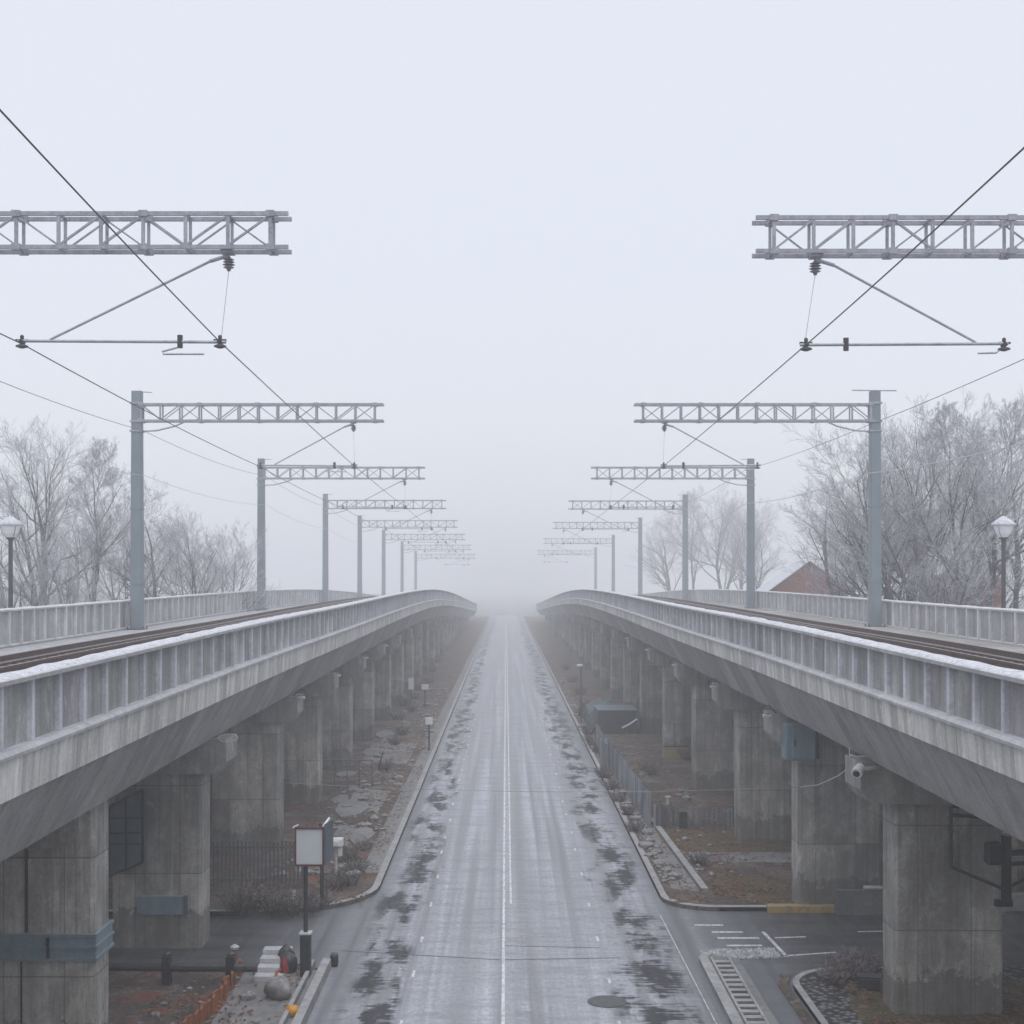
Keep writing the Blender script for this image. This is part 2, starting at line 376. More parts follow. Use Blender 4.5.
# ------------------------------------------------------------------ profile of the viaducts
HT=[(-30,1.9),(0,1.55),(20,1.37),(40,1.15),(61,1.02),(88,.80),(110,.68),(135,.70),(160,.98),(190,1.55),(230,2.55),(267,3.5),(310,4.6),(360,5.6)]
def h(Y):
    if Y<=HT[0][0]: return HT[0][1]
    for i in range(len(HT)-1):
        (a,ha),(b,hb)=HT[i],HT[i+1]
        if a<=Y<=b:
            m0=(hb-HT[i-1][1])/(b-HT[i-1][0]) if i>0 else (hb-ha)/(b-a)
            m1=(HT[i+2][1]-ha)/(HT[i+2][0]-a) if i+2<len(HT) else (hb-ha)/(b-a)
            t=(Y-a)/(b-a); d=b-a
            return (2*t**3-3*t*t+1)*ha+(t**3-2*t*t+t)*d*m0+(-2*t**3+3*t*t)*hb+(t**3-t*t)*d*m1
    return HT[-1][1]
def T(Y): return CAMH-h(Y)
YS=[-14+2.0*i for i in range(int(360/2)+1)]

def sweep(mb, prof, sgn, ys=YS):
    """prof (x, dz from parapet top) closed polygon, swept along the viaduct"""
    n=len(prof); base=len(mb.v)
    for Y in ys:
        t=T(Y)
        for x,dz in prof: mb.v.append((sgn*x,Y,t+dz))
    for i in range(len(ys)-1):
        for k in range(n):
            k2=(k+1)%n; q=(base+i*n+k,base+i*n+k2,base+(i+1)*n+k2,base+(i+1)*n+k)
            mb.f.append(q if sgn<0 else q[::-1])
    mb.f.append(tuple(base+k for k in range(n))); mb.f.append(tuple(base+(len(ys)-1)*n+k for k in range(n-1,-1,-1)))

def snow_strip(sgn,x0,x1,seed):
    mb=MB(); Y=-10.0; prev=None; nn=7
    while Y<330:
        t=T(Y); row=[]
        for k in range(nn):
            u=k/(nn-1); x=x0+(x1-x0)*u
            e=.018*noise.noise(Vector((Y*2.1,k*2.3,seed)))
            zz=.008+.022*math.sin(math.pi*u)**.5+.025*noise.noise(Vector((Y*1.1,x*5,seed)))*(1 if 0<k<nn-1 else .3)
            if k in (0,nn-1): zz=-.045-.045*abs(noise.noise(Vector((Y*3,k,seed))))
            row.append((sgn*(x+(e if 0<k<nn-1 else (-.008 if k==0 else .008))),Y,t+zz))
        b=len(mb.v); mb.v+=row
        if prev is not None:
            for k in range(nn-1):
                q=(prev+k,prev+k+1,b+k+1,b+k); mb.f.append(q if sgn<0 else q[::-1])
        prev=b
        Y+= .2 if Y<60 else .5 if Y<120 else 2
    return mb

def make_viaduct(side, X0, gx, gd, fd, pd, piersY, col_x, cap_x, label):
    sgn=-1 if side=='L' else 1
    root=empty('railway_viaduct',(sgn*13,35,0)); tag(root,label,'viaduct','railway viaducts beside the road')
    # deck box girder: fascia bottom -> inclined web -> soffit
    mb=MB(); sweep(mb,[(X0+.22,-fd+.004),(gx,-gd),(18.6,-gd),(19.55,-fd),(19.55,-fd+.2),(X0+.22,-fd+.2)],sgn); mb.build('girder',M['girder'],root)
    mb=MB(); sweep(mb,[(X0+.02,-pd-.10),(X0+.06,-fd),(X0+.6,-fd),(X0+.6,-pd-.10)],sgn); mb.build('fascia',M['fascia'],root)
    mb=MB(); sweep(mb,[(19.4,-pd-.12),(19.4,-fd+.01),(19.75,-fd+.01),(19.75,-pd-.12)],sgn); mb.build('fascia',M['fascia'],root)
    mb=MB(); sweep(mb,[(X0+.37,-pd-.45),(X0+.37,-pd-.18),(10.4,-pd-.15),(14.2,-pd-.17),(15.2,-pd-.38),(19.38,-pd-.45),(19.38,-pd-.55),(10,-pd-.55)],sgn); mb.build('deck_slab',M['deck'],root)
    # parapets
    pdi=pd
    for which in (0,1):
        pd=pdi+(.33 if which else 0)
        xa = X0 if which==0 else 19.68
        inn = 1 if which==0 else -1      # direction into the deck
        lo = X0 if which==0 else None
        def xs(d): return X0+d if which==0 else 19.72-d
        mb=MB()
        sweep(mb,[(xs(.19),-pd),(xs(.19),-.1),(xs(.34),-.1),(xs(.34),-pd)] if which==0 else [(xs(.34),-pd-.15),(xs(.34),-.1),(xs(.19),-.1),(xs(.19),-pd-.15)],sgn)
        par=mb.build('parapet',M['panel'],root)
        mb=MB(); a,b=sorted((xs(-.02),xs(.46)))
        sweep(mb,[(a,-.085),(a,-.02),(a+.03,0),(b-.03,0),(b,-.02),(b,-.085)],sgn); mb.build('coping',M['ledge'],par)
        snow_strip(sgn,a+.012,b-.012,3+which+5*sgn).build('snow',M['snow'],par,smooth=True)
        mb=MB(); a,b=sorted((xs(-.05),xs(.42)))
        sweep(mb,[(a,-pd-.10),(a,-pd-.05),(a+.06,-pd),(b,-pd),(b,-pd-.10)],sgn); mb.build('ledge',M['ledge'],par)
        # upright ribs
        pitch=1.3 if which==0 else 1.4
        ystart=12.0 if which==0 else 46.0
        nmax=62 if which==0 else 36
        # one rib on the face turned to the camera
        if which==0: ra,rb=xs(.09),xs(.19)
        else: ra,rb=xs(.47),xs(.34)
        zt=-.09; zb=-pd
        rb_mesh=MB()
        rb_mesh.prism([(-.055,0),(-.045,-.02),(.045,-.02),(.055,0),(.055,.16),(-.055,.16)],'z',zb+.001,zt-.001)
        me=None
        k=0; stuff=MB(); Y=ystart-(13*pitch)
        ys=[]
        Y=ystart
        while Y<300: ys.append(Y); Y+=pitch
        for i,Y in enumerate(ys):
            t=T(Y)
            jw=.006*noise.noise(Vector((Y,which,sgn)))
            if i<nmax:
                if me is None:
                    m=MB(); aa,bb=sorted((sgn*ra,sgn*rb))
                    w=.05
                    fx=sgn*ra; bx=sgn*rb; ch=.018*(1 if bx>fx else -1)
                    m.prism([(fx,-w+.018),(fx+ch,-w),(bx,-w),(bx,w),(fx+ch,w),(fx,w-.018)],'z',zb-.001,zt+.003)
                    o=m.build('parapet_post',M['post'],par); me=o.data
                    o.location=(0,Y,t)
                    first=o
                else:
                    o=first.copy(); col.objects.link(o); o.location=(0,Y+jw,t); o.parent=par
                    o.matrix_parent_inverse=first.matrix_parent_inverse.copy()
            else:
                stuff.box(sgn*ra,sgn*rb,Y-.06,Y+.06,t+zb,t+zt)
        if which==1:
            Y=ystart-pitch
            while Y>-10:
                stuff.box(sgn*ra,sgn*rb,Y-.06,Y+.06,T(Y)+zb,T(Y)+zt); Y-=pitch
        else:
            Y=ystart-pitch
            while Y>-10:
                stuff.box(sgn*ra,sgn*rb,Y-.06,Y+.06,T(Y)+zb,T(Y)+zt); Y-=pitch
        tag(stuff.build('parapet_post',M['post'],par),kind='stuff')
    # piers
    for Y in piersY:
        if Y>300: continue
        top=T(Y+.5)-gd-.05; cb=top-.95
        c0,c1=col_x; t=1.1; ch=.07
        cap_x_=cap_x; cap_q=8.22 if (sgn<0 and 28<Y<29) else cap_x
        if cap_q!=cap_x: cap_q=8.55
        def colmesh(a,b):
            m=MB(); a,b=sorted((sgn*a,sgn*b))
            m.prism([(a+ch,Y),(b-ch,Y),(b,Y+ch),(b,Y+t-ch),(b-ch,Y+t),(a+ch,Y+t),(a,Y+t-ch),(a,Y+ch)],'z',-.3,(top if (cap_q!=cap_x and a<0 and b>-11) else cb+.05))
            return m
        p=colmesh(c0,c1).build('pier',M['pier'],root)
        m=MB()
        pr=[(sgn*cap_q,top),(sgn*cap_q,cb+.32),(sgn*(cap_q+.18),cb+.06),(sgn*(cap_q+.5),cb),(sgn*18.4,cb),(sgn*18.8,cb+.3),(sgn*18.8,top)]
        if sgn>0: pr=pr[::-1]
        m.prism(pr,'y',Y-.18,Y+t+.18); m.build('cap_beam',M['cap'],p)
        m=MB(); 
        for bx in (cap_x+.9,12,17): m.box(sgn*bx-.3,sgn*bx+.3,Y+.2,Y+t-.2,top-.01,top+.07)
        m.build('bearing',M['iron'],p)
        if Y<120: colmesh(15.9,18.2).build('pier',M['pier'],root)
    return root

piersL=[5.5,17,28.2,38.2,51.2,62.3,74.9,87.2,100.2,112.6,125,137.5,150,162.5,175,187.5,200,212.5,225,237.5,250,262.5,275,287.5]
piersR=[6.5,19.5,31.95,42.5,53.5,66,78.5,92,105,118,131,144,157,170,183,196,209,222,235,248,261,274,287]
VL=make_viaduct('L',7.02,7.95,3.06,1.74,1.03,piersL,(8.3,10.75),7.6,'grey concrete railway viaduct on the left with snow along its ribbed parapets')
VR=make_viaduct('R',7.38,8.3,2.82,1.52,.92,piersR,(8.88,11.35),8.05,'grey concrete railway viaduct on the right of the road, nearer the brick house')

# ------------------------------------------------------------------ railway tracks
for sgn,pd,lab in ((-1,1.03,'rusty single railway track on the left viaduct deck'),(1,.92,'rusty single railway track on the right viaduct deck beside the snow shoulder')):
    root=empty('railway_track',(sgn*12,35,T(35)-1.1)); tag(root,lab,'track','railway tracks on the viaducts')
    dz=-pd-.17
    m=MB(); sweep(m,[(10.2,dz+.001),(10.55,dz+.27),(13.6,dz+.27),(14.1,dz+.001)],sgn); m.build('ballast_bed',M['ballast'],root)
    for rx in (11.25,12.7):
        m=MB(); sweep(m,[(rx-.07,dz+.30),(rx-.07,dz+.36),(rx-.015,dz+.39),(rx-.015,dz+.46),(rx-.036,dz+.48),(rx-.036,dz+.54),(rx+.036,dz+.54),(rx+.036,dz+.48),(rx+.015,dz+.46),(rx+.015,dz+.39),(rx+.07,dz+.36),(rx+.07,dz+.30)],sgn)
        m.build('rail',M['rail_steel'],root)
    m=MB(); Y=-10
    while Y<300:
        m.box(sgn*10.75,sgn*13.2,Y-.13,Y+.13,T(Y)+dz+.15,T(Y)+dz+.30); Y+=.65
    tag(m.build('sleeper',M['sleeper'],root),kind='stuff')
    # low concrete cable trough beside the track, edged in frost
    m=MB(); sweep(m,[(14.5,dz-.2),(14.5,dz+.08),(14.95,dz+.08),(14.95,dz-.3)],sgn)
    o=m.build('cable_trough',M['ledge']); tag(o,'long low concrete cable trough along the %s track'%('left' if sgn<0 else 'right'),'cable trough','cable troughs on the decks')

# ------------------------------------------------------------------ catenary gantries
TZ=[9.2,9.05,8.8,8.5,7.9,7.35,6.7,5.8,4.9]
def gantry(sgn,Y,zt,end,idx,label,topbar=False,pd=1.0):
    zb=T(Y)-pd-.44
    xm=sgn*18.7
    root=empty('catenary_gantry',(xm,Y,zb)); tag(root,label,'catenary gantry','catenary gantries on the viaducts')
    z1=CAMH+zt; z0=z1-.95; mt=z1+.62
    # tapered mast
    m=MB(); wb,wt=.30,.25
    vs=[];c=.06
    for z,w in ((zb-.02,wb),(mt,wt)):
        for sx,sy in ((-1,-1),(1,-1),(1,1),(-1,1)):
            if sx*sy>0: vs+= [(xm+sx*w,Y+sy*(w-c),z),(xm+sx*(w-c),Y+sy*w,z)]
            else: vs+= [(xm+sx*(w-c),Y+sy*w,z),(xm+sx*w,Y+sy*(w-c),z)]
    m.add(vs,[(k,(k+1)%8,8+(k+1)%8,8+k) for k in range(8)]+[tuple(range(7,-1,-1)),tuple(range(8,16))])
    mast=m.build('mast',M['mast'],root)
    m=MB()
    for z in (zb+2.3,zb+6.1):
        w=.30-.05*(z-zb)/(mt-zb)+.03
        m.prism([(xm-w,Y-w),(xm+w,Y-w),(xm+w,Y+w),(xm-w,Y+w)],'z',z,z+.07)
    m.build('joint_collar',M['mast'],mast)
    m=MB(); m.box(xm-.45,xm+.45,Y-.45,Y+.45,zb-.01,zb+.05)
    for a in (-.38,.38):
        for b in (-.38,.38): m.lathe([(.035,0),(.035,.1),(0,.1)],(xm+a,Y+b,zb+.05),6)
    m.build('base_plate',M['darkmetal'],mast)
    if topbar:
        m=MB(); m.bar((xm-1.15,Y,mt+.05),(xm+1.1,Y,mt+.03),.08,.05); m.build('top_bar',M['truss'],mast)
    else:
        m=MB(); m.bar((xm-sgn*.2,Y,mt-.03),(xm-sgn*.75,Y,mt-.06),.05,.04); m.build('top_bar',M['truss'],mast)
    # clamp bands holding the truss
    m=MB()
    for z in (z1-.04,z0-.02,z0-.5):
        w=.31; m.prism([(xm-w,Y-w),(xm+w,Y-w),(xm+w,Y+w),(xm-w,Y+w)],'z',z,z+.09)
    m.build('clamp_band',M['truss'],mast)
    # box truss
    m=MB(); xe=sgn*end; L=abs(xm-xe); D=.27
    for dy in (-D,D):
        for z in (z0+.06,z1-.06):
            m.bar((xm-sgn*.25,Y+dy,z),(xe,Y+dy,z+.0),.085,.10)
    for i in range(0,13,3):
        x=xe+sgn*(.45+i*(L-.7)/12)
        for dy in (-D,D):
            for z in (z0+.06,z1-.06): m.box(x-.11,x+.11,Y+dy-.07,Y+dy+.07,z-.075,z+.075)
    truss=m.build('truss',M['truss'],root)
    web=MB(); npan=12; p=(L-.7)/npan
    for i in range(npan+1):
        x=xe+sgn*(.45+i*p)
        for dy in (-D,D):
            web.bar((x,Y+dy,z0+.1),(x,Y+dy,z1-.1),.085 if dy<0 else .07,.06,up=Vector((0,1,0)))
        web.bar((x,Y-D,z0+.05),(x,Y+D,z0+.05),.06,.05)
        web.bar((x,Y-D,z1-.05),(x,Y+D,z1-.05),.06,.05)
        if i<npan:
            x2=x+sgn*p
            up=(i%3!=2) if sgn<0 else (i%4==3)
            a,b=(z1-.1,z0+.1) if not up else (z0+.1,z1-.1)
            web.bar((x,Y-D,b),(x2,Y-D,a),.065,.05)
            web.bar((x,Y+D,b if i%3 else a),(x2,Y+D,a if i%3 else b),.045,.04)
    web.build('web_member',M['truss'],truss)
    # curved strut under the truss at the mast
    m=MB(); m.tube([(xm-sgn*.3,Y,z0-.45),(xm-sgn*1.0,Y,z0-.42),(xm-sgn*1.9,Y,z0-.2),(xm-sgn*2.4,Y,z0+.02)],.045,6); m.build('strut',M['truss'],truss)
    # cantilever under the truss
    xi=xe+sgn*1.55; b0=xe+sgn*1.35; b1=xe+sgn*6.35; zbar=CAMH+6.0-(9.2-zt)*.7
    if idx==0 and sgn<0: b0=-7.0; b1=-12.2
    if idx==0 and sgn>0: b0=7.35; b1=12.55
    m=MB(); m.bar((xi,Y-.2,z0+.0),(xi,Y+.2,z0+.0),.3,.1); m.tube([(xi,Y,z0),(xi,Y,z0-.12)],.05,8)
    m.tube([(xi,Y,z0-.14),(xi+sgn*.12,Y,z0-.13),(xi+sgn*.45,Y,z0-.23)],.05,8)
    m.build('bracket',M['truss'],truss)
    m=MB(); m.lathe([(.05,0),(.06,-.03),(.14,-.06),(.06,-.09),(.15,-.12),(.07,-.15),(.16,-.19),(.07,-.22),(.14,-.26),(.06,-.29),(.04,-.35)],(xi-sgn*.02,Y,z0-.13),12); m.build('insulator',M['insul'],truss,smooth=False)
    cant=MB(); cant.tube([(b0,Y,zbar),(b1,Y,zbar+.03)],.042,8); cant=cant.build('cantilever_bar',M['truss'],root)
    m=MB(); m.tube([(xi+sgn*.42,Y,z0-.22),(b1-sgn*.8,Y,zbar+.06)],.034,8); m.build('stay_tube',M['truss'],root)
    m=MB(); m.tube([(xi-sgn*.02,Y,z0-.45),(b0+sgn*.12,Y,zbar+.05)],.010,5); m.build('dropper_wire',M['frost_wire'],root)
    for xx,name in ((b0+sgn*.15,'wire_clamp'),(b1-sgn*.1,'wire_clamp')):
        m=MB()
        m.tube([(xx,Y-.1,zbar),(xx,Y+.1,zbar)],.06,8); m.lathe([(.03,.02),(.05,-.05),(.15,-.09),(.16,-.12),(.05,-.16)],(xx,Y,zbar),12); m.lathe([(.02,.04),(.05,.09),(.05,.15),(.02,.18)],(xx,Y,zbar),8)
        m.bar((xx-.16,Y,zbar+.045),(xx+.16,Y,zbar+.045),.05,.05)
        m.build(name,M['iron'],cant)
    xr=b0+sgn*1.15
    m=MB(); m.tube([(xr,Y,zbar-.15),(xr,Y,zbar+.17)],.07,8); m.build('clip',M['iron'],cant)
    m=MB(); m.tube([(xr,Y,zbar-.12),(xr+sgn*.45,Y,zbar-.24),(xr+sgn*.42,Y,zbar-.3),(xr-sgn*.6,Y,zbar-.3)] if (sgn<0) else [(b1-sgn*.2,Y,zbar-.12),(b1-sgn*.3,Y,zbar-.2),(b1-sgn*.75,Y,zbar-.21)],.028,6); m.build('steady_arm',M['truss'],cant)
    return dict(Y=Y,wa=Vector((b0+sgn*.15,Y,zbar)),wb=Vector((b1-sgn*.1,Y,zbar-.05)),xm=xm)
GL=[35,71,107,145,179,214,252,290]; GR=[35,71,107,146,195,244,292]
ordn=['nearest','second','third','fourth','fifth','sixth','seventh','eighth']
gl=[];gr=[]
for i,Y in enumerate(GL):
    lab='%s lattice gantry on the left viaduct, %s'%(ordn[i],'its truss cut by the frame edge' if i==0 else 'mast standing inside the outer parapet' if i<3 else 'fading into the fog')
    gl.append(gantry(-1,Y,TZ[i],5.4 if i==0 else 6.2,i,lab,pd=1.03))
for i,Y in enumerate(GR):
    lab='%s lattice gantry on the right viaduct, %s'%(ordn[i],'its truss cut by the frame edge' if i==0 else 'with a thin crossbar on its mast top' if i==1 else 'mast inside the outer parapet' if i<3 else 'fading into the fog')
    gr.append(gantry(1,Y,[9.1,9.05,8.8,8.5,8.35,7.6,6.6][i],6.2 if i==0 else 6.5,i,lab,topbar=(i==1),pd=.92))

def wire(name,pts,r,mat,lab,sag=.12):
    out=[]
    for a,b in zip(pts,pts[1:]):
        a=Vector(a);b=Vector(b)
        for k in range(10):
            t=k/10; p=a.lerp(b,t); p.z-=sag*4*t*(1-t); out.append(p)
    out.append(Vector(pts[-1]))
    m=MB(); m.tube(out,r,6); o=m.build(name,mat,smooth=True); tag(o,lab,'wire','overhead wires along the viaducts'); return o
wire('overhead_wire',[(-7.1,-6,18.2),(-7.1,19.7,16.62)]+[g['wa'] for g in gl],.016,M['wire'],'dark steep overhead wire of the left viaduct, carried at the road end of its cantilevers',.03)
wire('overhead_wire',[(-12.1,-6,16.2)]+[g['wb'] for g in gl],.016,M['wire'],'dark overhead wire above the left track, at the outer end of the cantilevers')
wire('feeder_wire',[(-18.6,-6,17.2)]+[(-18.35,Y,CAMH+z) for Y,z in ((35,7.5),(71,7.66),(107,8.1),(145,7.7),(179,7.1))],.013,M['wire'],'upper feeder wire fixed to the masts of the left viaduct',.3)
wire('feeder_wire',[(-18.7,-6,15.0)]+[(-18.35,Y,CAMH+z) for Y,z in ((35,5.2),(71,5.4),(107,5.9),(145,5.5),(179,5.0))],.013,M['frost_wire'],'lower frosted feeder wire fixed to the masts of the left viaduct',.35)
wire('overhead_wire',[(7.7,-6,17.9),(7.7,20.9,16.45)]+[g['wa'] for g in gr],.016,M['wire'],'dark steep overhead wire of the right viaduct, carried at the road end of its cantilevers',.03)
wire('feeder_wire',[(18.6,-6,18.2)]+[(18.35,Y,CAMH+z) for Y,z in ((35,8.1),(71,7.95),(107,8.6),(146,8.0),(195,7.6))],.015,M['wire'],'upper dark feeder wire fixed to the masts of the right viaduct',.15)
wire('feeder_wire',[(18.7,-6,15.0)]+[(18.35,Y,CAMH+z) for Y,z in ((35,5.0),(71,5.5),(107,6.0),(146,5.4),(195,5.0))],.022,M['frost_wire'],'lower thick frosted feeder wire fixed to the masts of the right viaduct',.3)

# ------------------------------------------------------------------ ground, roads, pavements
m=MB(); m.add([(-880,-80,0),(880,-80,0),(880,1600,0),(-880,1600,0)],[(0,1,2,3)]); tag(m.build('ground',M['far']),kind='structure')
def sheet(name,pts,z,mat,kind='structure'):
    m=MB(); m.add([(x,y,z) for x,y in pts],[tuple(range(len(pts)))]); o=m.build(name,mat)
    if kind: tag(o,kind=kind)
    return o
KL,KR,KRN=-4.12,4.86,5.1
sheet('road',[(-4.6,-30),(5.2,-30),(5.2,420),(-4.6,420)],.004,M['road'])
YN,YF=36.3,41.9
sheet('side_street',[(-90,30),(-4.6,30),(-4.6,48),(-90,48)],.004,M['road'])
sheet('side_street',[(5.2,30),(90,30),(90,48),(5.2,48)],.004,M['road'])
def arc(cx,cy,r,a0,a1,n=10): return [(cx+r*math.cos(R(a0+(a1-a0)*i/n)),cy+r*math.sin(R(a0+(a1-a0)*i/n))) for i in range(n+1)]
def slab(name,pts,z,mat,kerb=True,w=.18):
    m=MB(); m.prism([(x,y) for x,y in pts],'z',-.05,z); o=m.build(name,mat); tag(o,kind='structure'); return o
def kerbline(pts,z0=.0,z1=.15,w=.18,mat=None,name='kerb',n_in=1):
    """a strip following pts, w to its left side"""
    m=MB(); P=[Vector((x,y,0)) for x,y in pts]
    b=[]
    for i,p in enumerate(P):
        d=(P[min(i+1,len(P)-1)]-P[max(i-1,0)]).normalized(); nn=Vector((-d.y,d.x,0))
        q=p+nn*w; b+= [Vector((p.x,p.y,z0)),Vector((p.x,p.y,z1-.02)),Vector((p.x,p.y,z1))+nn*.025,Vector((q.x,q.y,z1)),Vector((q.x,q.y,z0))]
    fs=[]
    for i in range(len(P)-1):
        for k in range(4): fs.append((i*5+k,i*5+k+1,(i+1)*5+k+1,(i+1)*5+k))
    fs.append((0,1,2,3,4)); fs.append(tuple((len(P)-1)*5+k for k in (4,3,2,1,0)))
    m.add(b,fs); o=m.build(name,mat or M['kerb']); tag(o,kind='structure'); return o
# left far quadrant (corner radius 3)
r=3.6
ptsLF=[(KL,400)]+[(KL,YF+r)]+[(x,y) for x,y in arc(KL-r,YF+r,r,0,-90)][1:]+[(-90,YF)]
slab('verge',ptsLF+[(-90,400)],.13,M['soil'])
kerbline([(KL+.0,400-4*i) for i in range(0,88)]+[(KL,YF+r+2)]+[(x,y) for x,y in arc(KL-r,YF+r,r,0,-90)]+[(-60,YF)],w=-.2)
# right far quadrant
r=1.6
ptsRF=[(KR,400),(KR,YF+.6+r)]+[(x,y) for x,y in arc(KR+r,YF+.6+r,r,180,270)][1:]+[(90,YF+.6)]
slab('verge',ptsRF+[(90,400)],.13,M['soil'])
kerbline([(KR,400-4*i) for i in range(0,88)]+[(KR,YF+.6+r+2)]+[(x,y) for x,y in arc(KR+r,YF+.6+r,r,180,270)]+[(8.6,YF+.6)],w=.2)
# left near quadrant
slab('verge',[(-4.75,-30),(-4.75,YN-.6),(-5.2,YN-.1),(-9,YN-.1),(-90,YN-.1),(-90,-30)],.13,M['soil'])
sheet('pavement',[(-6.3,-30),(-4.76,-30),(-4.76,YN-.7),(-6.6,YN-.7)],.135,M['slab'])
# right near island: strip of pavement and a bed of cobbles and turf
slab('pavement',[(5.1,-30),(5.1,36.9),(5.35,37.3),(6.1,36.6),(6.05,-30)],.13,M['slab'])
kerbline([(5.08,-30),(5.08,36.8),(5.3,37.3)],w=-.22)
# --- bed
bed=[(7.05,-30),(7.05,33.0)]+[(7.05+1.6*(1-math.cos(R(a))),34.2+1.6*math.sin(R(a))) for a in range(0,91,15)]+[(12,36.0),(60,36.2),(60,-30)]
slab('planting_bed',bed,.12,M['cobble'])
kerbline([(x,y) for x,y in bed[:-2]],w=-.14,z1=.16)
turf=[(8.0,-30),(8.0,32.5),(8.35,34.2),(9.2,34.8),(60,34.9),(60,-30)]
sheet('turf',turf,.128,M['turf'])
kerbline([(6.75,-30),(6.75,34.6),(7.0,35.6)],w=-.22,z1=.05,mat=M['soil'],name='soil_edging')
# right far: pebbled strip, path, second kerb, turf
sheet('pavement',[(KR+.21,48.5),(KR+.21,400),(KR+.75,400),(KR+.85,46)],.135,M['soil'])
sheet('path',[(5.35,45.0),(6.2,44.6),(5.85,58),(5.6,90),(5.45,90),(5.25,58)],.138,M['slab'])
kerbline([(6.25,44.6),(5.95,58)],w=-.2,z0=.1,z1=.24)
sheet('turf',[(6.5,44.2),(7.6,43.0),(19,42.9),(19,46.5),(6.9,47)],.136,M['turf'])
sheet('turf',[(6.2,51),(19,51),(19,56),(6.0,56)],.136,M['turf'])
sheet('paved_patch',[(6.6,49.4),(13,49.0),(13,50.9),(6.4,51.2)],.140,M['slab'])
# left pavement strips
sheet('pavement',[(-4.95,47.5),(KL-.21,47.5),(KL-.21,400),(-4.8,400)],.135,M['slab'])
sheet('paved_patch',[(-6.9,60),(-5.5,60),(-5.45,66),(-7.2,67)],.138,M['slab'])
sheet('paved_patch',[(-7.9,76),(-5.4,76),(-5.4,86),(-8.2,86)],.138,M['slab'])
sheet('paved_patch',[(-6.6,52),(-5.5,52),(-5.5,56.5),(-6.8,57)],.138,M['slab'])
# yellow kerb along the right side street
kb=[gp(737,921,.15),gp(772,921,.15)]
def block(name,x0,x1,y0,y1,z0,z1,mat,label=None,cat=None,group=None,bevel=.015):
    m=MB(); m.box(x0,x1,y0,y1,z0,z1); o=m.build(name,mat,bevel=bevel)
    if label: tag(o,label,cat,group)
    return o
block('kerb_block',7.92,11.4,42.25,42.6,0,.22,M['yellow'],'long dull yellow kerb block beside the side street','kerb block')
m=MB(); 
o=block('stone_slab',9.9,15,41.95,42.24,0,.75,M['slab'],'grey upright concrete slab standing before the second right pier','slab')
m=MB(); m.tube([(10.7,41.9,.86),(11.5,41.9,.84)],.06,8); m.tube([(11.4,41.9,.86),(11.75,41.85,.98)],.09,8); tag(m.build('pipe',M['offwhite'],smooth=True),'short white pipe lying on top of the grey slab','pipe')

# road markings
def strip(name,x0,x1,y0,y1,mat=None,z=.008): return sheet(name,[(x0,y0),(x1,y0),(x1,y1),(x0,y1)],z,mat or M['paint'])
strip('lane_marking',-.105,-.03,-20,400); strip('lane_marking',.12,.18,43.5,400)
m=MB()
def quad(m,pts,z=.008): m.add([(x,y,z) for x,y in pts],[tuple(range(len(pts)))])
m=MB()
for k in range(60):
    y=31.5+k*3.9+random.uniform(-.5,.5)
    x=-2.35+random.uniform(-.04,.04); quad(m,[(x-.035,y),(x+.035,y),(x+.04,y+.6),(x-.03,y+.6)])
    y=31.2+k*4.1+random.uniform(-.5,.5); x=2.6+random.uniform(-.04,.04)
    quad(m,[(x-.04,y),(x+.035,y),(x+.035,y+.5),(x-.04,y+.5)])
o=m.build('lane_marking',M['paint']); tag(o,kind='structure')
m=MB()
for a in ((695,924,722,926),(712,931,742,933),(718,936.5,758,939),(727,943,760,946.5)):
    p=gp(a[0],a[3],0);q=gp(a[2],a[1],0); quad(m,[(p.x,p.y),(q.x,p.y),(q.x,p.y+.16),(p.x,p.y+.16)])
o=m.build('crosswalk_marking',M['paint']); tag(o,kind='structure')
m=MB()
def mline(m,a,b,w):
    a=gp(*a,0);b=gp(*b,0); d=(b-a).normalized(); nn=Vector((-d.y,d.x,0))*w/2
    quad(m,[(a-nn).to_tuple()[:2],(b-nn).to_tuple()[:2],(b+nn).to_tuple()[:2],(a+nn).to_tuple()[:2]])
for a,b in (((775,938),(806,937)),((785,956),(836,952.5)),((763,932),(787,957)),((858,932),(895,931))): mline(m,a,b,.1)
m2=m.build('lane_marking',M['paint']); tag(m2,kind='structure')
m=MB(); mline(m,(660,915),(722,1035),.025); tag(m.build('gutter_line',M['paint']),kind='structure')
# long repaired trenches across the junction
for (a,b,w) in (((340,951),(500,960),.06),((505,946),(600,948),.05),((505,960),(620,958),.06)):
    m=MB(); mline(m,a,b,w); o=m.build('road_seam',M['darkmetal']); tag(o,kind='structure')

# manhole
c=gp(607,1002,.0); root=empty('manhole_cover',(c.x,c.y,.01)); tag(root,'round ribbed manhole cover set in the right lane','manhole cover')
m=MB(); m.lathe([(.47,0),(.47,.014),(.40,.018),(.40,.006),(0,.006)],(c.x,c.y,.004),32); m.build('rim',M['iron'],root)
m=MB()
for k in range(-5,6):
    w=math.sqrt(max(.0,.36**2-(k*.07)**2))
    for j in range(int(w/.07)+1): 
        m.box(c.x+k*.065-.02,c.x+k*.065+.02,c.y-w+j*.14,c.y-w+j*.14+.09,.006,.022)
m.build('tread_plate',M['darkmetal'],root)

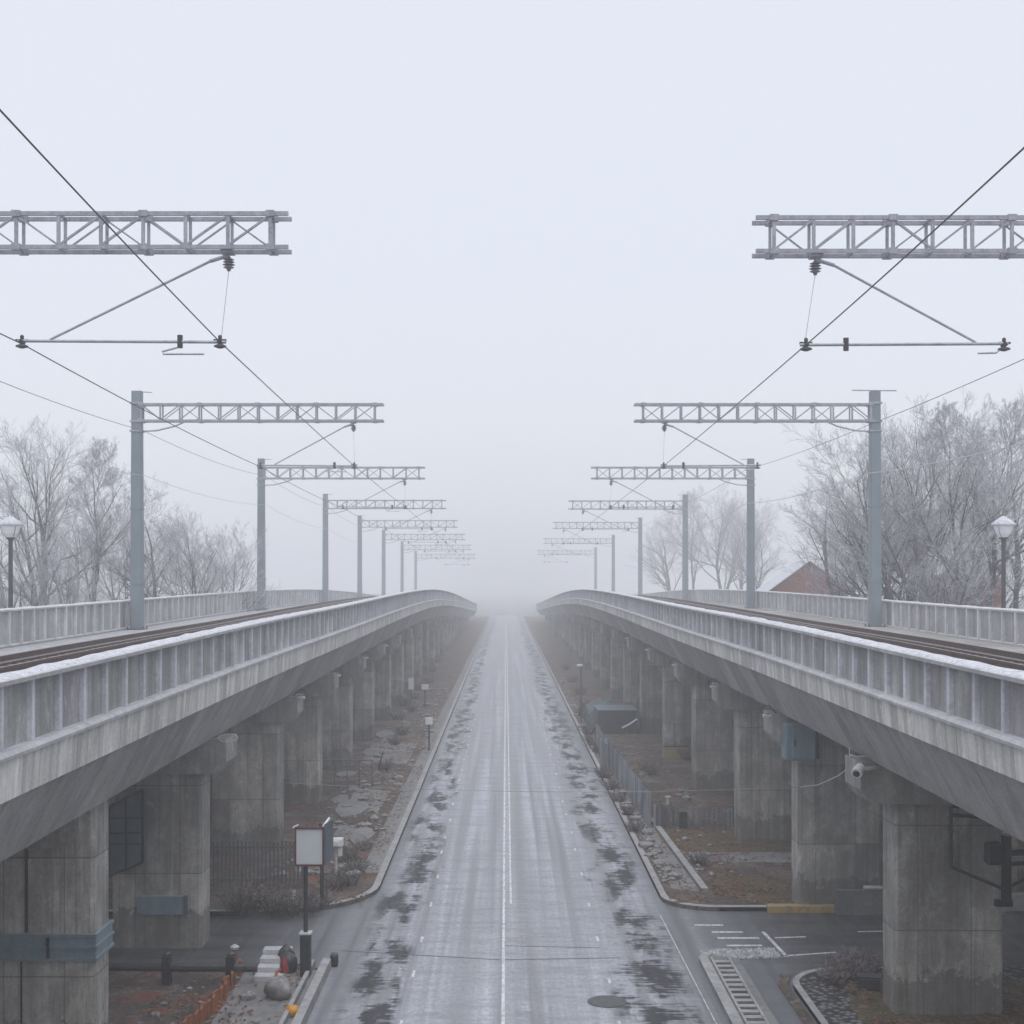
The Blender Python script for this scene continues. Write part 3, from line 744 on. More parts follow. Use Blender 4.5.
# ------------------------------------------------------------------ raised land outside the viaducts
def raised(sgn):
    m=MB(); xs=[20.0,20.6,21.4,22.2,23,26,32,45,80,160,400]; ys=[46,49,54,60,70,85,100,130,170,220,300,450]
    for j,Y in enumerate(ys):
        for i,X in enumerate(xs):
            a=min(1,max(0,(X-20)/2.4)); b=min(1,(Y-46)/7)
            a=a*a*(3-2*a); b=b*b*(3-2*b)
            z=6.3*a*b+ (.5*noise.noise(Vector((X*.06,Y*.06,sgn))) if a*b>.9 else 0) -.02
            m.v.append((sgn*X,Y,z))
    nx=len(xs)
    for j in range(len(ys)-1):
        for i in range(nx-1):
            q=(j*nx+i,j*nx+i+1,(j+1)*nx+i+1,(j+1)*nx+i); m.f.append(q if sgn>0 else q[::-1])
    o=m.build('hillside',M['far'],smooth=True); tag(o,kind='structure')
raised(-1); raised(1)

# ------------------------------------------------------------------ trees
def tree_mesh(seed, H=14, spread=.42, lean=0, trunk_r=.22, levels=5, first=.18, nseg0=9, density=1.0, upright=.5, multi=1):
    rnd=random.Random(seed); tr=MB(); tw=MB()
    def grow(p,d,L,r,lv):
        n={0:nseg0,1:6,2:5,3:4,4:3}.get(lv,2)
        pts=[p.copy()]; dirs=[d.copy()]
        step=L/n
        wob={0:.09,1:.14,2:.13,3:.12}.get(lv,.10)
        for i in range(n):
            d=(d+Vector((rnd.gauss(0,wob),rnd.gauss(0,wob),rnd.gauss(0,wob)*.7))+Vector((0,0,upright*.10*(1 if lv else .6)))).normalized()
            p=p+d*step; pts.append(p.copy()); dirs.append(d.copy())
        rs=[max(.0065,r*(1-(.93 if lv==0 else .8)*i/n)) for i in range(n+1)]
        (tr if lv<=(2 if L>1.6 else 1) else tw).tube(pts,rs,6 if lv==0 else 4 if lv==1 else 3,cap=False)
        if lv>=levels: return
        nch={0:int(14*density),1:int(8*density),2:int(7*density),3:int(5*density),4:int(3*density)}[lv]
        for k in range(nch):
            t=(first if lv==0 else .2)+(1-(first if lv==0 else .2))*((k+rnd.random())/nch)
            f=t*n; i=min(int(f),n-1); q=pts[i].lerp(pts[i+1],f-i); dd=dirs[i]
            ang=R(rnd.uniform(22,50)) if lv else R(rnd.uniform(30,60))
            az=rnd.uniform(0,2*math.pi)
            o=dd.orthogonal().normalized(); o=Matrix.Rotation(az,3,dd)@o
            nd=(dd*math.cos(ang)+o*math.sin(ang)).normalized()
            ll=L*spread*(1.15-.65*t)*rnd.uniform(.7,1.25) if lv==0 else L*rnd.uniform(.4,.68)*(1.1-.5*t)
            grow(q,nd,ll,max(.0075,rs[i]*rnd.uniform(.42,.62)),lv+1)
    for mi in range(multi):
        d0=Vector((lean+(rnd.uniform(-.3,.3) if multi>1 else 0),rnd.uniform(-.1,.1),1)).normalized()
        grow(Vector((rnd.uniform(-.2,.2)*(multi>1),0,-.3)),d0,H*(1 if mi==0 else rnd.uniform(.7,.95)),trunk_r,0)
    return tr,tw
class TreeKind:
    def __init__(s,name,label_mesh,**k):
        tr,tw=tree_mesh(**k)
        s.t=tr; s.w=tw; s.name=name; s.proto=None; zs=sorted(v[2] for v in tw.v); s.top=zs[int(len(zs)*.997)]
    def place(s,x,y,z,sc_,rz,label,group):
        if s.proto is None:
            root=empty(s.name,(0,0,0)); s.t.build('trunk',M['bark'],root,smooth=True); s.w.build('crown',M['twig'],root,smooth=False); s.proto=root
        else: root=copy_tree(s.proto)
        root.location=(x,y,z); root.rotation_euler.z=rz; root.scale=(sc_,sc_,sc_)
        tag(root,label,'tree',group); return root
kA=TreeKind('bare_tree','a',seed=11,H=14,spread=.62,trunk_r=.30,multi=2,density=1.0,levels=4,upright=.7)
kB=TreeKind('bare_tree','b',seed=23,H=14,spread=.44,trunk_r=.22,upright=.9,density=1.1)
kC=TreeKind('bare_tree','c',seed=37,H=12,spread=.55,trunk_r=.27,first=.08,density=.92,multi=2,levels=4)
kD=TreeKind('bare_tree','d',seed=51,H=9,spread=.6,trunk_r=.12,first=.03,density=.95,multi=3,levels=4,upright=.8)
def hgt(Y,ytop,base=6.3): return CAMH+(CY-ytop)*Y/F-base
trees=[ # kind, px of trunk, Y, py of top, label
 (kA,40,88,412,'tall frosted bare tree at the far left behind the street lamp'),
 (kB,92,92,438,'slim frosted tree between the tall left tree and the first mast'),
 (kC,8,110,470,'dense frosted tree at the left frame edge behind the lamp'),
 (kC,152,100,482,'bushy frosted tree just right of the first left mast'),
 (kD,192,96,508,'low frosted thicket tree left of the second left mast'),
 (kD,222,104,522,'last bushy frosted tree before the second left mast'),
 (kC,68,120,490,'dense frosted tree filling the gap behind the two tall left trees'),
 (kD,125,105,512,'low frosted tree hidden behind the first left mast'),
 (kD,20,84,540,'short frosted bush tree at the foot of the left lamp'),
 (kD,70,86,548,'short frosted bush tree below the slim left tree'),
 (kC,905,82,408,'broad frosted tree rising behind the first right mast'),
 (kA,925,86,398,'tall frosted tree with a dark forked trunk right of the first right mast'),
 (kB,958,80,402,'slim upright frosted tree in the middle of the right group'),
 (kA,986,84,392,'tall dark-limbed tree just left of the right street lamp'),
 (kB,1015,90,400,'tall tree cut by the right frame edge behind the street lamp'),
 (kC,850,96,458,'spreading frosted tree between the brick house and the first right mast'),
 (kD,878,90,500,'low frosted tree beside the brick house'),
 (kD,945,78,520,'low snowy thicket tree in front of the low brick building'),
 (kD,1000,96,505,'low frosted tree behind the right street lamp pole'),
 (kA,722,225,486,'fog-faded tree left of the second right mast'),
 (kA,752,210,500,'fog-faded tree right of the second right mast'),
 (kB,694,240,490,'tall fog-faded tree beside the third right mast'),
 (kC,672,250,512,'faint tree between the third and fourth right masts'),
 (kA,742,240,498,'faint tree between the two foggy trees by the second right mast'),
 (kA,872,84,420,'wide dark-limbed tree whose crown reaches left past the first right mast'),
]
rt=random.Random(5)
for k,px,Y,pt,lab in trees:
    base={'x':6.3}['x']; X=(px-CX)*Y/F
    Hn={id(kA):14.2,id(kB):14.5,id(kC):12.2,id(kD):9.4}[id(k)]
    s=hgt(Y,pt)/k.top
    k.place(X,Y,6.2,max(s,.3),rt.uniform(0,6.28),lab,'frosted trees beyond the viaducts')

# ------------------------------------------------------------------ street lamps with snow caps
def street_lamp(x,y,zg,ztop,label):
    root=empty('street_lamp',(x,y,zg)); tag(root,label,'street lamp','snow-capped street lamps')
    m=MB(); m.lathe([(.16,-.5),(.16,.5),(.11,.6),(.10,ztop-zg-1.15),(.13,ztop-zg-1.1)],(x,y,zg),12); m.build('pole',M['iron'],root,smooth=False)
    zb=ztop-1.1
    m=MB(); m.lathe([(.12,0),(.2,.05),(.22,.12),(.14,.2)],(x,y,zb),12)
    for k in range(4):
        a=R(45+90*k); m.tube([(x+.15*math.cos(a),y+.15*math.sin(a),zb+.05),(x+.40*math.cos(a),y+.40*math.sin(a),zb+.3),(x+.5*math.cos(a),y+.5*math.sin(a),zb+.62)],.012,6)
    m.build('bracket',M['iron'],root)
    m=MB(); m.lathe([(.22,.12),(.34,.3),(.47,.66),(.45,.68),(0,.68)],(x,y,zb),4*5); m.build('lamp_shade',M['lampglass'],root)
    m=MB(); m.lathe([(.52,.66),(.56,.69),(.54,.76),(.38,.9),(.2,1.02),(.08,1.1),(0,1.12)],(x,y,zb),20); m.build('snow',M['snow'],root,smooth=True)
street_lamp(-23.0,65,6.0,13.05,'black street lamp with a snow cap at the left frame edge')
street_lamp(23.1,65,6.0,13.05,'black street lamp with a snow cap beside the tall right trees')

# ------------------------------------------------------------------ houses on the right
def house(name,x0,x1,y0,y1,zg,ze,zr,label,ridge='y'):
    root=empty(name,((x0+x1)/2,(y0+y1)/2,zg)); tag(root,label,'house')
    xm=(x0+x1)/2
    m=MB(); m.prism([(x0,zg),(x1,zg),(x1,ze),(xm,zr),(x0,ze)],'y',y0,y1); m.build('wall',M['brick'],root)
    m=MB(); t=.10;o=.2; s=(zr-ze)/(xm-x0)
    m.prism([(x0-o,ze-o*s+.02),(xm,zr+.02),(x1+o,ze-o*s+.02),(x1+o,ze-o*s+t),(xm,zr+t),(x0-o,ze-o*s+t)],'y',y0-.35,y1+.3); rf=m.build('roof',M['snow'],root)
    for wx in (xm-1.4,xm+.7):
        m=MB(); m.box(wx,wx+.8,y0-.04,y0+.05,ze-1.5,ze-.3); w=m.build('window',M['offwhite'],root)
        m=MB(); m.box(wx+.08,wx+.72,y0-.055,y0-.03,ze-1.42,ze-.38); m.build('pane',M['glass'],w)
    return root
pA=at(803,562,115)
hr=house('brick_house',pA.x-3.3,pA.x+3.0,112,117,6.2,pA.z-2.3,pA.z,'red brick house with a snowy gable roof, left of the first right mast')
p=at(945,577,88)
root=empty('brick_shed',(p.x+1.8,88,6.2)); tag(root,'low brown brick building with a flat snowy roof behind the right lamp','building')
m=MB(); m.box(p.x,p.x+3.7,88,92,6.0,p.z); m.build('wall',M['brick'],root)
m=MB(); m.box(p.x-.2,p.x+3.9,87.8,92.2,p.z,p.z+.16); m.build('roof',M['snow'],root,bevel=.04)
m=MB(); m.box(p.x+1.5,p.x+2.4,87.95,88.02,p.z-1.6,p.z-.5); m.build('window',M['glass'],root)

exec_items=True
# ------------------------------------------------------------------ left side items
# steel band round the first left pier
root=empty('pier_band',(-9.5,28.2,2.6)); tag(root,'blue grey metal band wrapped round the nearest left pier','band')
m=MB()
xa,xb,ya,yb=-10.80,-8.25,28.15,29.35
for z0,z1,o in ((2.42,2.88,0),(2.38,2.44,.03),(2.62,2.68,.03),(2.86,2.92,.03)):
    t=.06+o
    m.box(xa-o,xb+o,ya-o,ya+.05,z0,z1); m.box(xb-.05,xb+o,ya+.051,yb-.051,z0,z1); m.box(xa-o,xa+.05,ya+.051,yb-.051,z0,z1); m.box(xa-o,xb+o,yb-.05,yb+o,z0,z1)
m.build('strap',M['bluebox'],root)
m=MB()
for x in (-10.4,-9.2): m.box(x-.03,x+.03,ya-.05,ya-.031,2.44,2.86)
m.build('joint',M['iron'],root)
# recessed service panels on that pier
m=MB()
for x in (-10.45,-9.75): m.bar((x,28.17,.2),(x,28.17,2.4),.03,.03)
m.bar((-10.7,28.16,1.0),(-9.75,28.16,1.0),.03,.03)
m.bar((-9.65,28.17,2.95),(-9.65,28.17,6.0),.05,.05)
tag(m.build('conduit',M['iron']),'thin dark conduits running up the nearest left pier','conduit')
# glazed cabinet hung on the second left pier
root=empty('glazed_panel',(-9.6,37.8,3.6)); tag(root,'blue grey glazed metal cabinet hung on the second left pier','cabinet')
def pt(px,py,Y): return at(px,py,Y)
Yg=37.7
a=pt(109,807,Yg);b=pt(143,789,Yg);c=pt(143,862,Yg);d=pt(109,876,Yg)
m=MB(); m.prism([(a.x,a.z),(b.x,b.z),(c.x,c.z),(d.x,d.z)],'y',Yg,Yg+.35); m.build('pane',M['bluedark'],root)
m=MB()
for p,q in ((a,b),(b,c),(c,d),(d,a)): m.bar(p+Vector((0,-.02,0)),q+Vector((0,-.02,0)),.07,.05,up=Vector((0,1,0)))
e=pt(126,798,Yg);f=pt(126,869,Yg); m.bar(e,f,.05,.05,up=Vector((0,1,0)))
for yy in (818,833,844): m.bar(pt(109,yy,Yg-.02),pt(143,yy,Yg-.02),.035,.035)
m.build('frame',M['iron'],root)
# name plate on the second left pier
root=empty('wall_plate',(-9.4,38.1,1.9)); tag(root,'blank blue grey metal plate on the second left pier','plate')
a=pt(137,896,38.12);b=pt(183,915,38.12)
m=MB(); m.box(a.x,b.x,38.1,38.2,b.z,a.z); m.build('plate',M['bluebox'],root,bevel=.01)
m=MB(); m.box(b.x+.01,b.x+.12,38.08,38.2,b.z-.01,a.z+.01); m.build('end_cap',M['bluedark'],root)
# small lamps / brackets at the pier caps
def cap_lamp(x,y,z,sgn,label):
    root=empty('pier_lamp',(x,y,z)); tag(root,label,'lamp','small lamps and brackets at the pier caps')
    m=MB(); m.bar((x+sgn*.35,y,z),(x,y,z),.05,.05); m.tube([(x+sgn*.3,y,z+.02),(x+sgn*.05,y,z+.28),(x-sgn*.15,y,z+.2),(x-sgn*.22,y,z)],.018,6); m.build('bracket',M['iron'],root)
    m=MB(); m.box(x-.12,x+.12,y-.13,y+.1,z-.10,z+.0); m.build('lamp_head',M['offwhite'],root,bevel=.03)
names=['nearest','second','third','fourth','fifth','sixth','seventh']
for i,Y in enumerate(piersL[2:8]):
    if i<2: continue
    cap_lamp(-7.5,Y+.2,T(Y)-3.12,-1,'small frosted lamp at the cap of the %s left pier'%names[i])
for i,Y in enumerate(piersR[3:8]):
    cap_lamp(7.95,Y+.2,T(Y)-2.9,1,'small frosted lamp at the cap of the %s right pier'%names[i+1])
# cable loop at the cap of the second left pier
m=MB(); c=at(228,738,38.0); m.tube([c+Vector((.26*math.cos(t),.1*math.sin(t),.09*math.sin(t))) for t in [i*math.pi/8 for i in range(17)]],.014,6); m.tube([c+Vector((.1,0,-.1)),c+Vector((.15,0,-.4)),c+Vector((.3,0,-.5))],.010,5)
tag(m.build('cable_loop',M['offwhite'],smooth=True),'loop of pale frosted cable at the cap of the second left pier','cable')

# black barrier pipe with post
root=empty('pipe_barrier',(-8.8,36.4,0)); tag(root,'black horizontal pipe barrier on a short post under the left viaduct','barrier')
a=at(109,967,34.4);b=at(257,968,34.4)
m=MB(); m.tube([a,b],.10,10); m.build('pipe',M['iron'],root,smooth=False)
for px in (167,231):
    p=at(px,967,34.4); m=MB(); m.box(p.x-.1,p.x+.1,34.25,34.5,.1,p.z+.28); m.lathe([(.1,0),(.1,.05),(.04,.1)],(p.x,34.4,p.z+.28),8); m.build('post',M['iron'],root)
# red traffic post
p=at(234,950,35.6)
root=empty('marker_post',(p.x,35.6,.13)); tag(root,'short red and orange marker post by the pipe barrier','marker post')
m=MB(); m.bar((p.x+.02,35.5,.13),(p.x,35.7,p.z),.12,.1); m.build('post',M['red'],root,bevel=.01); m=MB(); m.lathe([(.1,0),(.12,.06),(.03,.12)],(p.x,35.7,p.z),8); m.build('cap',M['offwhite'],root)
# orange corrugated edging
P=[gp(240,972),gp(232,985),gp(222,1000),gp(210,1014),gp(198,1026),gp(180,1040)]
root=empty('orange_edging',P[2]); tag(root,'rusty orange metal edging strip leaning along the left pavement','barrier')
for i in range(len(P)-1):
    a,b=P[i],P[i+1]
    m=MB()
    for k in range(3):
        p=a.lerp(b,k/3); q=a.lerp(b,(k+.92)/3)
        m.box(-.0,(q-p).length,-.03,.03,0,.36,Matrix.Translation(p)@Matrix.Rotation(math.atan2(q.y-p.y,q.x-p.x),4,'Z')@Matrix.Rotation(R(12*(-1)**k),4,'Z'))
    m.build('panel',M['orange'],root)
# sign board on pole
Ys=34.95
root=empty('sign_board',(at(305,935,Ys).x,Ys,.13)); tag(root,'blank pale sign board in a thin dark red frame on a tall black post','sign')
a=at(296,828,Ys);b=at(323,865,Ys)
m=MB(); m.box(a.x,b.x,Ys-.02,Ys+.04,b.z,a.z); m.build('face',M['board'],root)
m=MB(); fw=.022
for z in (b.z,a.z): m.box(a.x-fw,b.x+fw,Ys-.05,Ys+.06,z-fw,z+fw)
m.box(a.x-fw,a.x+fw*.5,Ys-.051,Ys+.061,b.z+fw+.001,a.z-fw-.001); m.box(b.x-fw*.5,b.x+fw,Ys-.051,Ys+.061,b.z+fw+.001,a.z-fw-.001)
m.build('frame',M['dullred'],root)
m=MB(); m.prism([(b.x+.03,Ys),(b.x+.06,Ys),(b.x+.16,Ys+.8),(b.x+.13,Ys+.8)],'z',b.z+.02,a.z+.10); m.build('side_board',M['bluedark'],root)
m=MB(); m.tube([(a.x-.08,Ys,a.z+.01),(a.x+.06,Ys,a.z+.08)],.025,6); m.build('bracket',M['white'],root)
m=MB(); m.tube([(b.x+.0,Ys,a.z+.04),(b.x+.12,Ys+.3,a.z+.2)],.028,6); m.build('bracket',M['white'],root)
px_=at(305,870,Ys).x; ctop=at(300,935,Ys).z
m=MB(); m.box(px_-.13,px_+.13,Ys-.02,Ys+.26,.1,ctop); m.build('base_cabinet',M['iron'],root,bevel=.03)
m=MB(); m.box(px_-.15,px_+.15,Ys-.04,Ys+.28,ctop+.001,ctop+.05); m.build('cap',M['offwhite'],root,bevel=.01)
m=MB(); m.lathe([(.055,0),(.055,b.z+.2-ctop)],(px_,Ys+.12,ctop+.05),10); m.build('pole',M['iron'],root)
p2=at(322,866,42.2)
root=empty('roadside_pole',(p2.x,42.2,.13)); tag(root,'thin black pole standing on the verge behind the sign board','pole')
m=MB(); m.lathe([(.06,0),(.06,p2.z+1.2-.13)],(p2.x,42.2,.13),10); m.build('pole',M['iron'],root); m=MB(); m.lathe([(.1,0),(.1,.08),(.02,.14)],(p2.x,42.2,p2.z+1.2),10); m.build('cap',M['iron'],root)
# small white roadside camera on post
Yc=47; root=empty('camera_post',at(335,870,Yc)); tag(root,'small white traffic camera on a thin post behind the sign board','camera')
a=at(330,838,Yc);b=at(343,846,Yc); m=MB(); m.box(a.x,b.x,Yc-.2,Yc+.2,b.z,a.z); m.box(a.x+.1,b.x-.1,Yc-.28,Yc-.2,b.z+.03,a.z-.05); m.build('camera_head',M['white'],root,bevel=.03)
a=at(338,848,Yc);b=at(342,856,Yc); m=MB(); m.box(a.x,b.x,Yc-.1,Yc+.1,b.z,a.z); m.build('sensor',M['white'],root,bevel=.02)
a=at(336,846,Yc); m=MB(); m.lathe([(.05,0),(.05,a.z-.13)],(a.x,Yc,.13),8); m.build('post',M['offwhite'],root)
# steel picket fence (left)
def picket_fence(a,b,hh,pitch,label,mat,group=None):
    a=Vector(a);b=Vector(b); d=(b-a); L=d.length; d.normalize()
    root=empty('picket_fence',a); tag(root,label,'fence',group)
    m=MB(); n_=int(L/pitch)
    for i in range(n_+1):
        p=a+d*(i*pitch); m.bar(p,p+Vector((0,0,hh+.03*math.sin(i*1.7))),.06,.035)
    m.build('pickets',mat,root)
    m=MB()
    for z in (.25,hh-.2): m.bar(a+Vector((0,.03,z)),b+Vector((0,.03,z)),.04,.05)
    m.build('rail',mat,root)
    k=max(2,int(L/2.4)+1)
    for i in range(k):
        p=a+d*(L*i/(k-1)); m=MB(); m.box(p.x-.05,p.x+.05,p.y-.05,p.y+.05,p.z-.1,p.z+hh+.1); m.build('post',M['bluedark'],root)
a=gp(208,892); b=gp(302,893); a.y=b.y=45.2; a.x=-9.7; b.x=-6.55
picket_fence(a,b,1.5,.13,'dark steel picket fence beside the third left pier',M['plank'])
# dark brush heap and white beams at the kerb
a=at(254,914,42.4); b=at(297,923,42.4)
root=empty('white_beam',at(275,923,42.4)); tag(root,'white painted beam lying at the left street kerb','beam')
m=MB(); m.box(a.x,b.x,42.2,42.5,.13,.45); m.build('beam',M['offwhite'],root,bevel=.02)
m=MB(); m.box(a.x+.02,a.x+.1,42.3,42.4,.45,.6); m.box(b.x-.14,b.x-.04,42.3,42.4,.45,.66); m.build('end_bracket',M['white'],root)
# black machine pieces beside it
root=empty('black_bin',(-5.55,35.9,.1)); tag(root,'low black rubbish bag heap beside the foot of the sign post','bag')
m=MB(); m.rock((-5.5,35.4,.36),.24,3,1.2,2); m.rock((-5.62,35.7,.5),.22,5,1.1,2); m.build('bag',M['iron'],root,smooth=True)
# pale steps
root=empty('metal_steps',gp(275,970)); tag(root,'stack of four pale frosted steps beside the black bags','steps')
for k in range(4):
    y0=951+k*7; p=gp(262+14-k*2,y0+6)
    Yk=35.9-k*.38; x0=(264-k*3-CX)*Yk/F; x1=(292-k*3-CX)*Yk/F
    m=MB(); m.box(x0,x1,Yk-.19,Yk+.17,.1,.62-k*.12); m.build('step',M['steps'],root,bevel=.01)
# boulder
c=gp(277,999); root=empty('boulder',c); m=MB(); m.rock(c+Vector((0,.1,.22)),.32,12,.85,3); tag(m.build('boulder',M['rock'],smooth=True),'round grey boulder on the left pavement','boulder')
bpy.data.objects.remove(root)
# red cap cone leaning
c=at(284,968,34.4); root=empty('red_hose',c); tag(root,'bent orange hose with a red nozzle beside the pale steps','hose')
m=MB(); m.tube([gp(270,1000),at(273,985,33.8),at(277,972,34.2),at(283,968,34.4)],.04,8); m.build('hose',M['orange'],root,smooth=True)
m=MB(); m.lathe([(.12,-.1),(.1,.1),(.03,.28)],c,8); m.build('nozzle',M['red'],root)
c=gp(292,1016); m=MB(); m.lathe([(.02,0),(.13,.02),(.16,.12),(.13,.22),(.02,.25)],c,12); tag(m.build('orange_ball',plain('orange_plastic',(.6,.28,.02),.4,.1),smooth=True),'small orange ball lying near the left kerb','ball')
# raised kerb ramp left near
m=MB(); m.prism([(-4.78,.0),(-4.52,.0),(-4.54,.24),(-4.74,.26)],'y',-30,36.3); m.prism([(-5.0,.13),(-4.9,.13),(-4.9,.3),(-5.0,.3)],'y',-30,36.0); o=m.build('kerb',M['kerb']); tag(o,kind='structure')
c=at(334,961,36.4); m=MB(); m.box(c.x-.1,c.x+.1,36.3,36.6,0,.34); tag(m.build('kerb_end_block',M['iron'],bevel=.06),'black rubber end block at the tip of the left kerb','kerb block')
# railing on the left verge
Yr=67.0
a=at(322,760,Yr);b=at(372,760,Yr); root=empty('pipe_railing',(a.x,Yr,.13)); tag(root,'low grey pipe railing on the left verge','railing')
m=MB(); m.tube([(a.x,Yr,a.z),(b.x,Yr,a.z)],.03,6); m.tube([(a.x,Yr,a.z-.3),(b.x,Yr,a.z-.3)],.02,6); m.build('top_rail',M['bluedark'],root)
for k in range(5):
    x=a.x+(b.x-a.x)*k/4; m=MB(); m.tube([(x,Yr,.1),(x,Yr,a.z)],.03,6); m.build('post',M['bluedark'],root)
m=MB(); m.tube([at(378,770,66),at(383,752,66)],.03,6); m.tube([at(376,757,66),at(382,757,66)],.03,6); tag(m.build('bent_pole',M['iron']),'bent dark pole standing by the left verge railing','pole')
# white box signs
def box_sign(px,py,Y,w,hh,polebase,label,red=False):
    c=at(px,py,Y); root=empty('box_sign',(c.x,Y,.13)); tag(root,label,'sign','small white roadside signs on the left verge')
    m=MB(); m.box(c.x-w/2,c.x+w/2,Y-.06,Y+.06,c.z-hh/2,c.z+hh/2); m.build('face',M['white'],root,bevel=.02)
    m=MB(); m.lathe([(.05,0),(.05,c.z-hh/2-.13)],(c.x,Y+.02,.13),8); m.build('post',M['iron'] if red else M['bluedark'],root)
box_sign(411,684,108,.4,.85,0,'narrow white upright sign board, farthest on the left verge')
box_sign(425,687,110,.55,.42,0,'small square white sign beside the left kerb',True)
box_sign(429,721,82,.42,.42,0,'white tilted sign close to the left kerb, nearest of the small ones',True)

# ------------------------------------------------------------------ right side items
Yk=41.75; a=at(786,724,Yk);b=at(816,761,Yk)
root=empty('utility_cabinet',(a.x,Yk,b.z)); tag(root,'pale blue electrical cabinet hung on the second right pier','cabinet')
m=MB(); m.box(a.x,b.x,Yk,42.48,b.z,a.z); m.build('body',M['bluebox'],root,bevel=.05)
m=MB(); m.box(a.x+.18,b.x-.03,Yk-.03,Yk+.01,b.z+.06,a.z-.06); d=m.build('door',M['bluebox'],root,bevel=.02)
m=MB(); m.box(a.x+.24,a.x+.28,Yk-.06,Yk-.03,(a.z+b.z)/2-.1,(a.z+b.z)/2+.1); m.build('handle',M['iron'],d)
m=MB(); m.box(b.x+.02,b.x+.14,Yk+.2,42.48,b.z+.04,a.z-.04); m.build('side_duct',M['iron'],root)
# cctv camera at near right pier cap
Yv=31.6; c=at(856,770,Yv); root=empty('security_camera',c); tag(root,'white security camera on a bracket at the nearest right pier cap','camera')
m=MB(); m.tube([c+Vector((.55,.1,.05)),c+Vector((.25,.05,.02)),c+Vector((.05,0,.05))],.05,8); m.tube([c+Vector((.6,.1,.12)),c+Vector((.3,.1,.3)),c+Vector((.0,.0,.3)),c+Vector((-.15,0,.35))],.02,6); m.tube([c+Vector((-.12,0,.1)),c+Vector((-.15,0,.5))],.012,5); m.build('bracket',M['offwhite'],root,smooth=True)
m=MB(); m.tube([c+Vector((.12,.05,.06)),c+Vector((-.02,-.12,-.06))],[.11,.13],12); b_=m.build('camera_body',M['white'],root)
m=MB(); m.tube([c+Vector((-.021,-.121,-.061)),c+Vector((-.035,-.145,-.078))],[.085,.08],12); m.build('lens',M['iron'],b_)
# cable from the camera to the cabinet and across the road
m=MB(); pA=at(846,770,31.7); pts=[pA,at(838,776,33),at(818,785,36),at(800,787,40.5)]
m.tube(pts,.012,6); tag(m.build('cable',M['offwhite'],smooth=True),'thin pale cable from the security camera to the second right pier','cable')
pts=[at(802,787,41.6).lerp(Vector((-8.3,41.6,4.15)),t/12)-Vector((0,0,.25*4*(t/12)*(1-t/12))) for t in range(13)]
m=MB(); m.tube(pts,.007,6); tag(m.build('cable',plain('cable_grey',(.3,.31,.33),.6),smooth=True),'thin cable slung across the road between the two viaducts','cable')
# black pipe frame with signal on nearest right pier
Yq=31.5; root=empty('signal_frame',at(965,850,Yq)); tag(root,'black angled pipe frame bolted to the nearest right pier','frame')
m=MB()
for q in ([(951,806),(951,867),(1004,889),(1040,872)],[(951,815),(1000,818)],[(951,806),(1000,808)]):
    m.tube([at(x,y,Yq) for x,y in q],.045,8)
m.build('pipe',M['iron'],root)
root=empty('traffic_signal',at(997,860,31.1)); tag(root,'black traffic signal seen from behind on the black pipe frame','traffic signal')
m=MB(); a=at(993,842,31.1);b=at(1004,865,31.1); m.box(a.x-.15,b.x-.05,31.0,31.3,b.z,a.z); m.build('signal_head',M['iron'],root,bevel=.06)
m=MB(); a=at(1005,836,31.1);b=at(1012,905,31.1); m.box(a.x-.04,b.x-.02,31.05,31.25,b.z,a.z); m.build('post',M['iron'],root,bevel=.02)
for qa,qb,qw in ((at(995,903,31.1),at(1012,903,31.1),.14),(at(1005,853,31.15),at(1050,851,31.15),.12),(at(1005,864,31.2),at(1050,862,31.2),.08)):
    m=MB(); m.bar(qa,qb,qw); m.build('bracket',M['iron'],root)
block('white_beam',11.5,17,34.0,34.3,2.0,2.4,M['offwhite'],'pale horizontal beam behind the nearest right pier','beam')
m=MB(); m.bar((16.9,34.15,0),(16.9,34.15,2.0),.2,.2); m.bar((12.0,34.2,0),(12.0,34.2,2.0),.12,.12); o=m.build('beam_leg',M['offwhite'])
bm_=bpy.data.objects['white_beam.001'] if 'white_beam.001' in bpy.data.objects else None
if bm_: o.parent=bm_; 
# black box on turf
c=gp(869,989); root=empty('junction_box',c); tag(root,'black junction box lying on the turf by the nearest right pier','box')
m=MB(); m.box(-.27,.27,-.17,.17,0,.3,Matrix.Translation(c)@Matrix.Rotation(R(-14),4,'Z')); m.build('body',M['iron'],root,bevel=.04)
m=MB(); m.box(-.29,.29,-.19,.19,.3,.34,Matrix.Translation(c)@Matrix.Rotation(R(-14),4,'Z')); m.build('lid',M['iron'],root,bevel=.01)
# ladder-like drain grating by the near right kerb
root=empty('drain_grating',(5.6,33,.13)); tag(root,'long ladder-like drain grating along the near right kerb','grating')
for x in (5.36,5.82): 
    m=MB(); m.box(x-.03,x+.03,20,36.6,.135,.2); m.build('side_rail',M['kerb'],root)
y=20.2
while y<36.5:
    m=MB(); m.box(5.392,5.788,y,y+.2,.14,.18); m.build('rung',M['kerb'],root); y+=.42

m=MB(); m.box(5.392,5.788,20.1,36.5,.132,.137); m.build('grating_bed',M['iron'],root)
# frosted reed mat at its end
m=MB(); rr=random.Random(4)
for k in range(900):
    x=rr.uniform(5.3,7.3); y=rr.uniform(37.0,37.9)+.08*(x-5.3); a=rr.uniform(0,3.14)
    m.bar((x,y,.01),(x+.12*math.cos(a),y+.12*math.sin(a),.03+rr.random()*.03),.012,.012)
o=m.build('frost_straw',M['twig']); tag(o,kind='stuff')
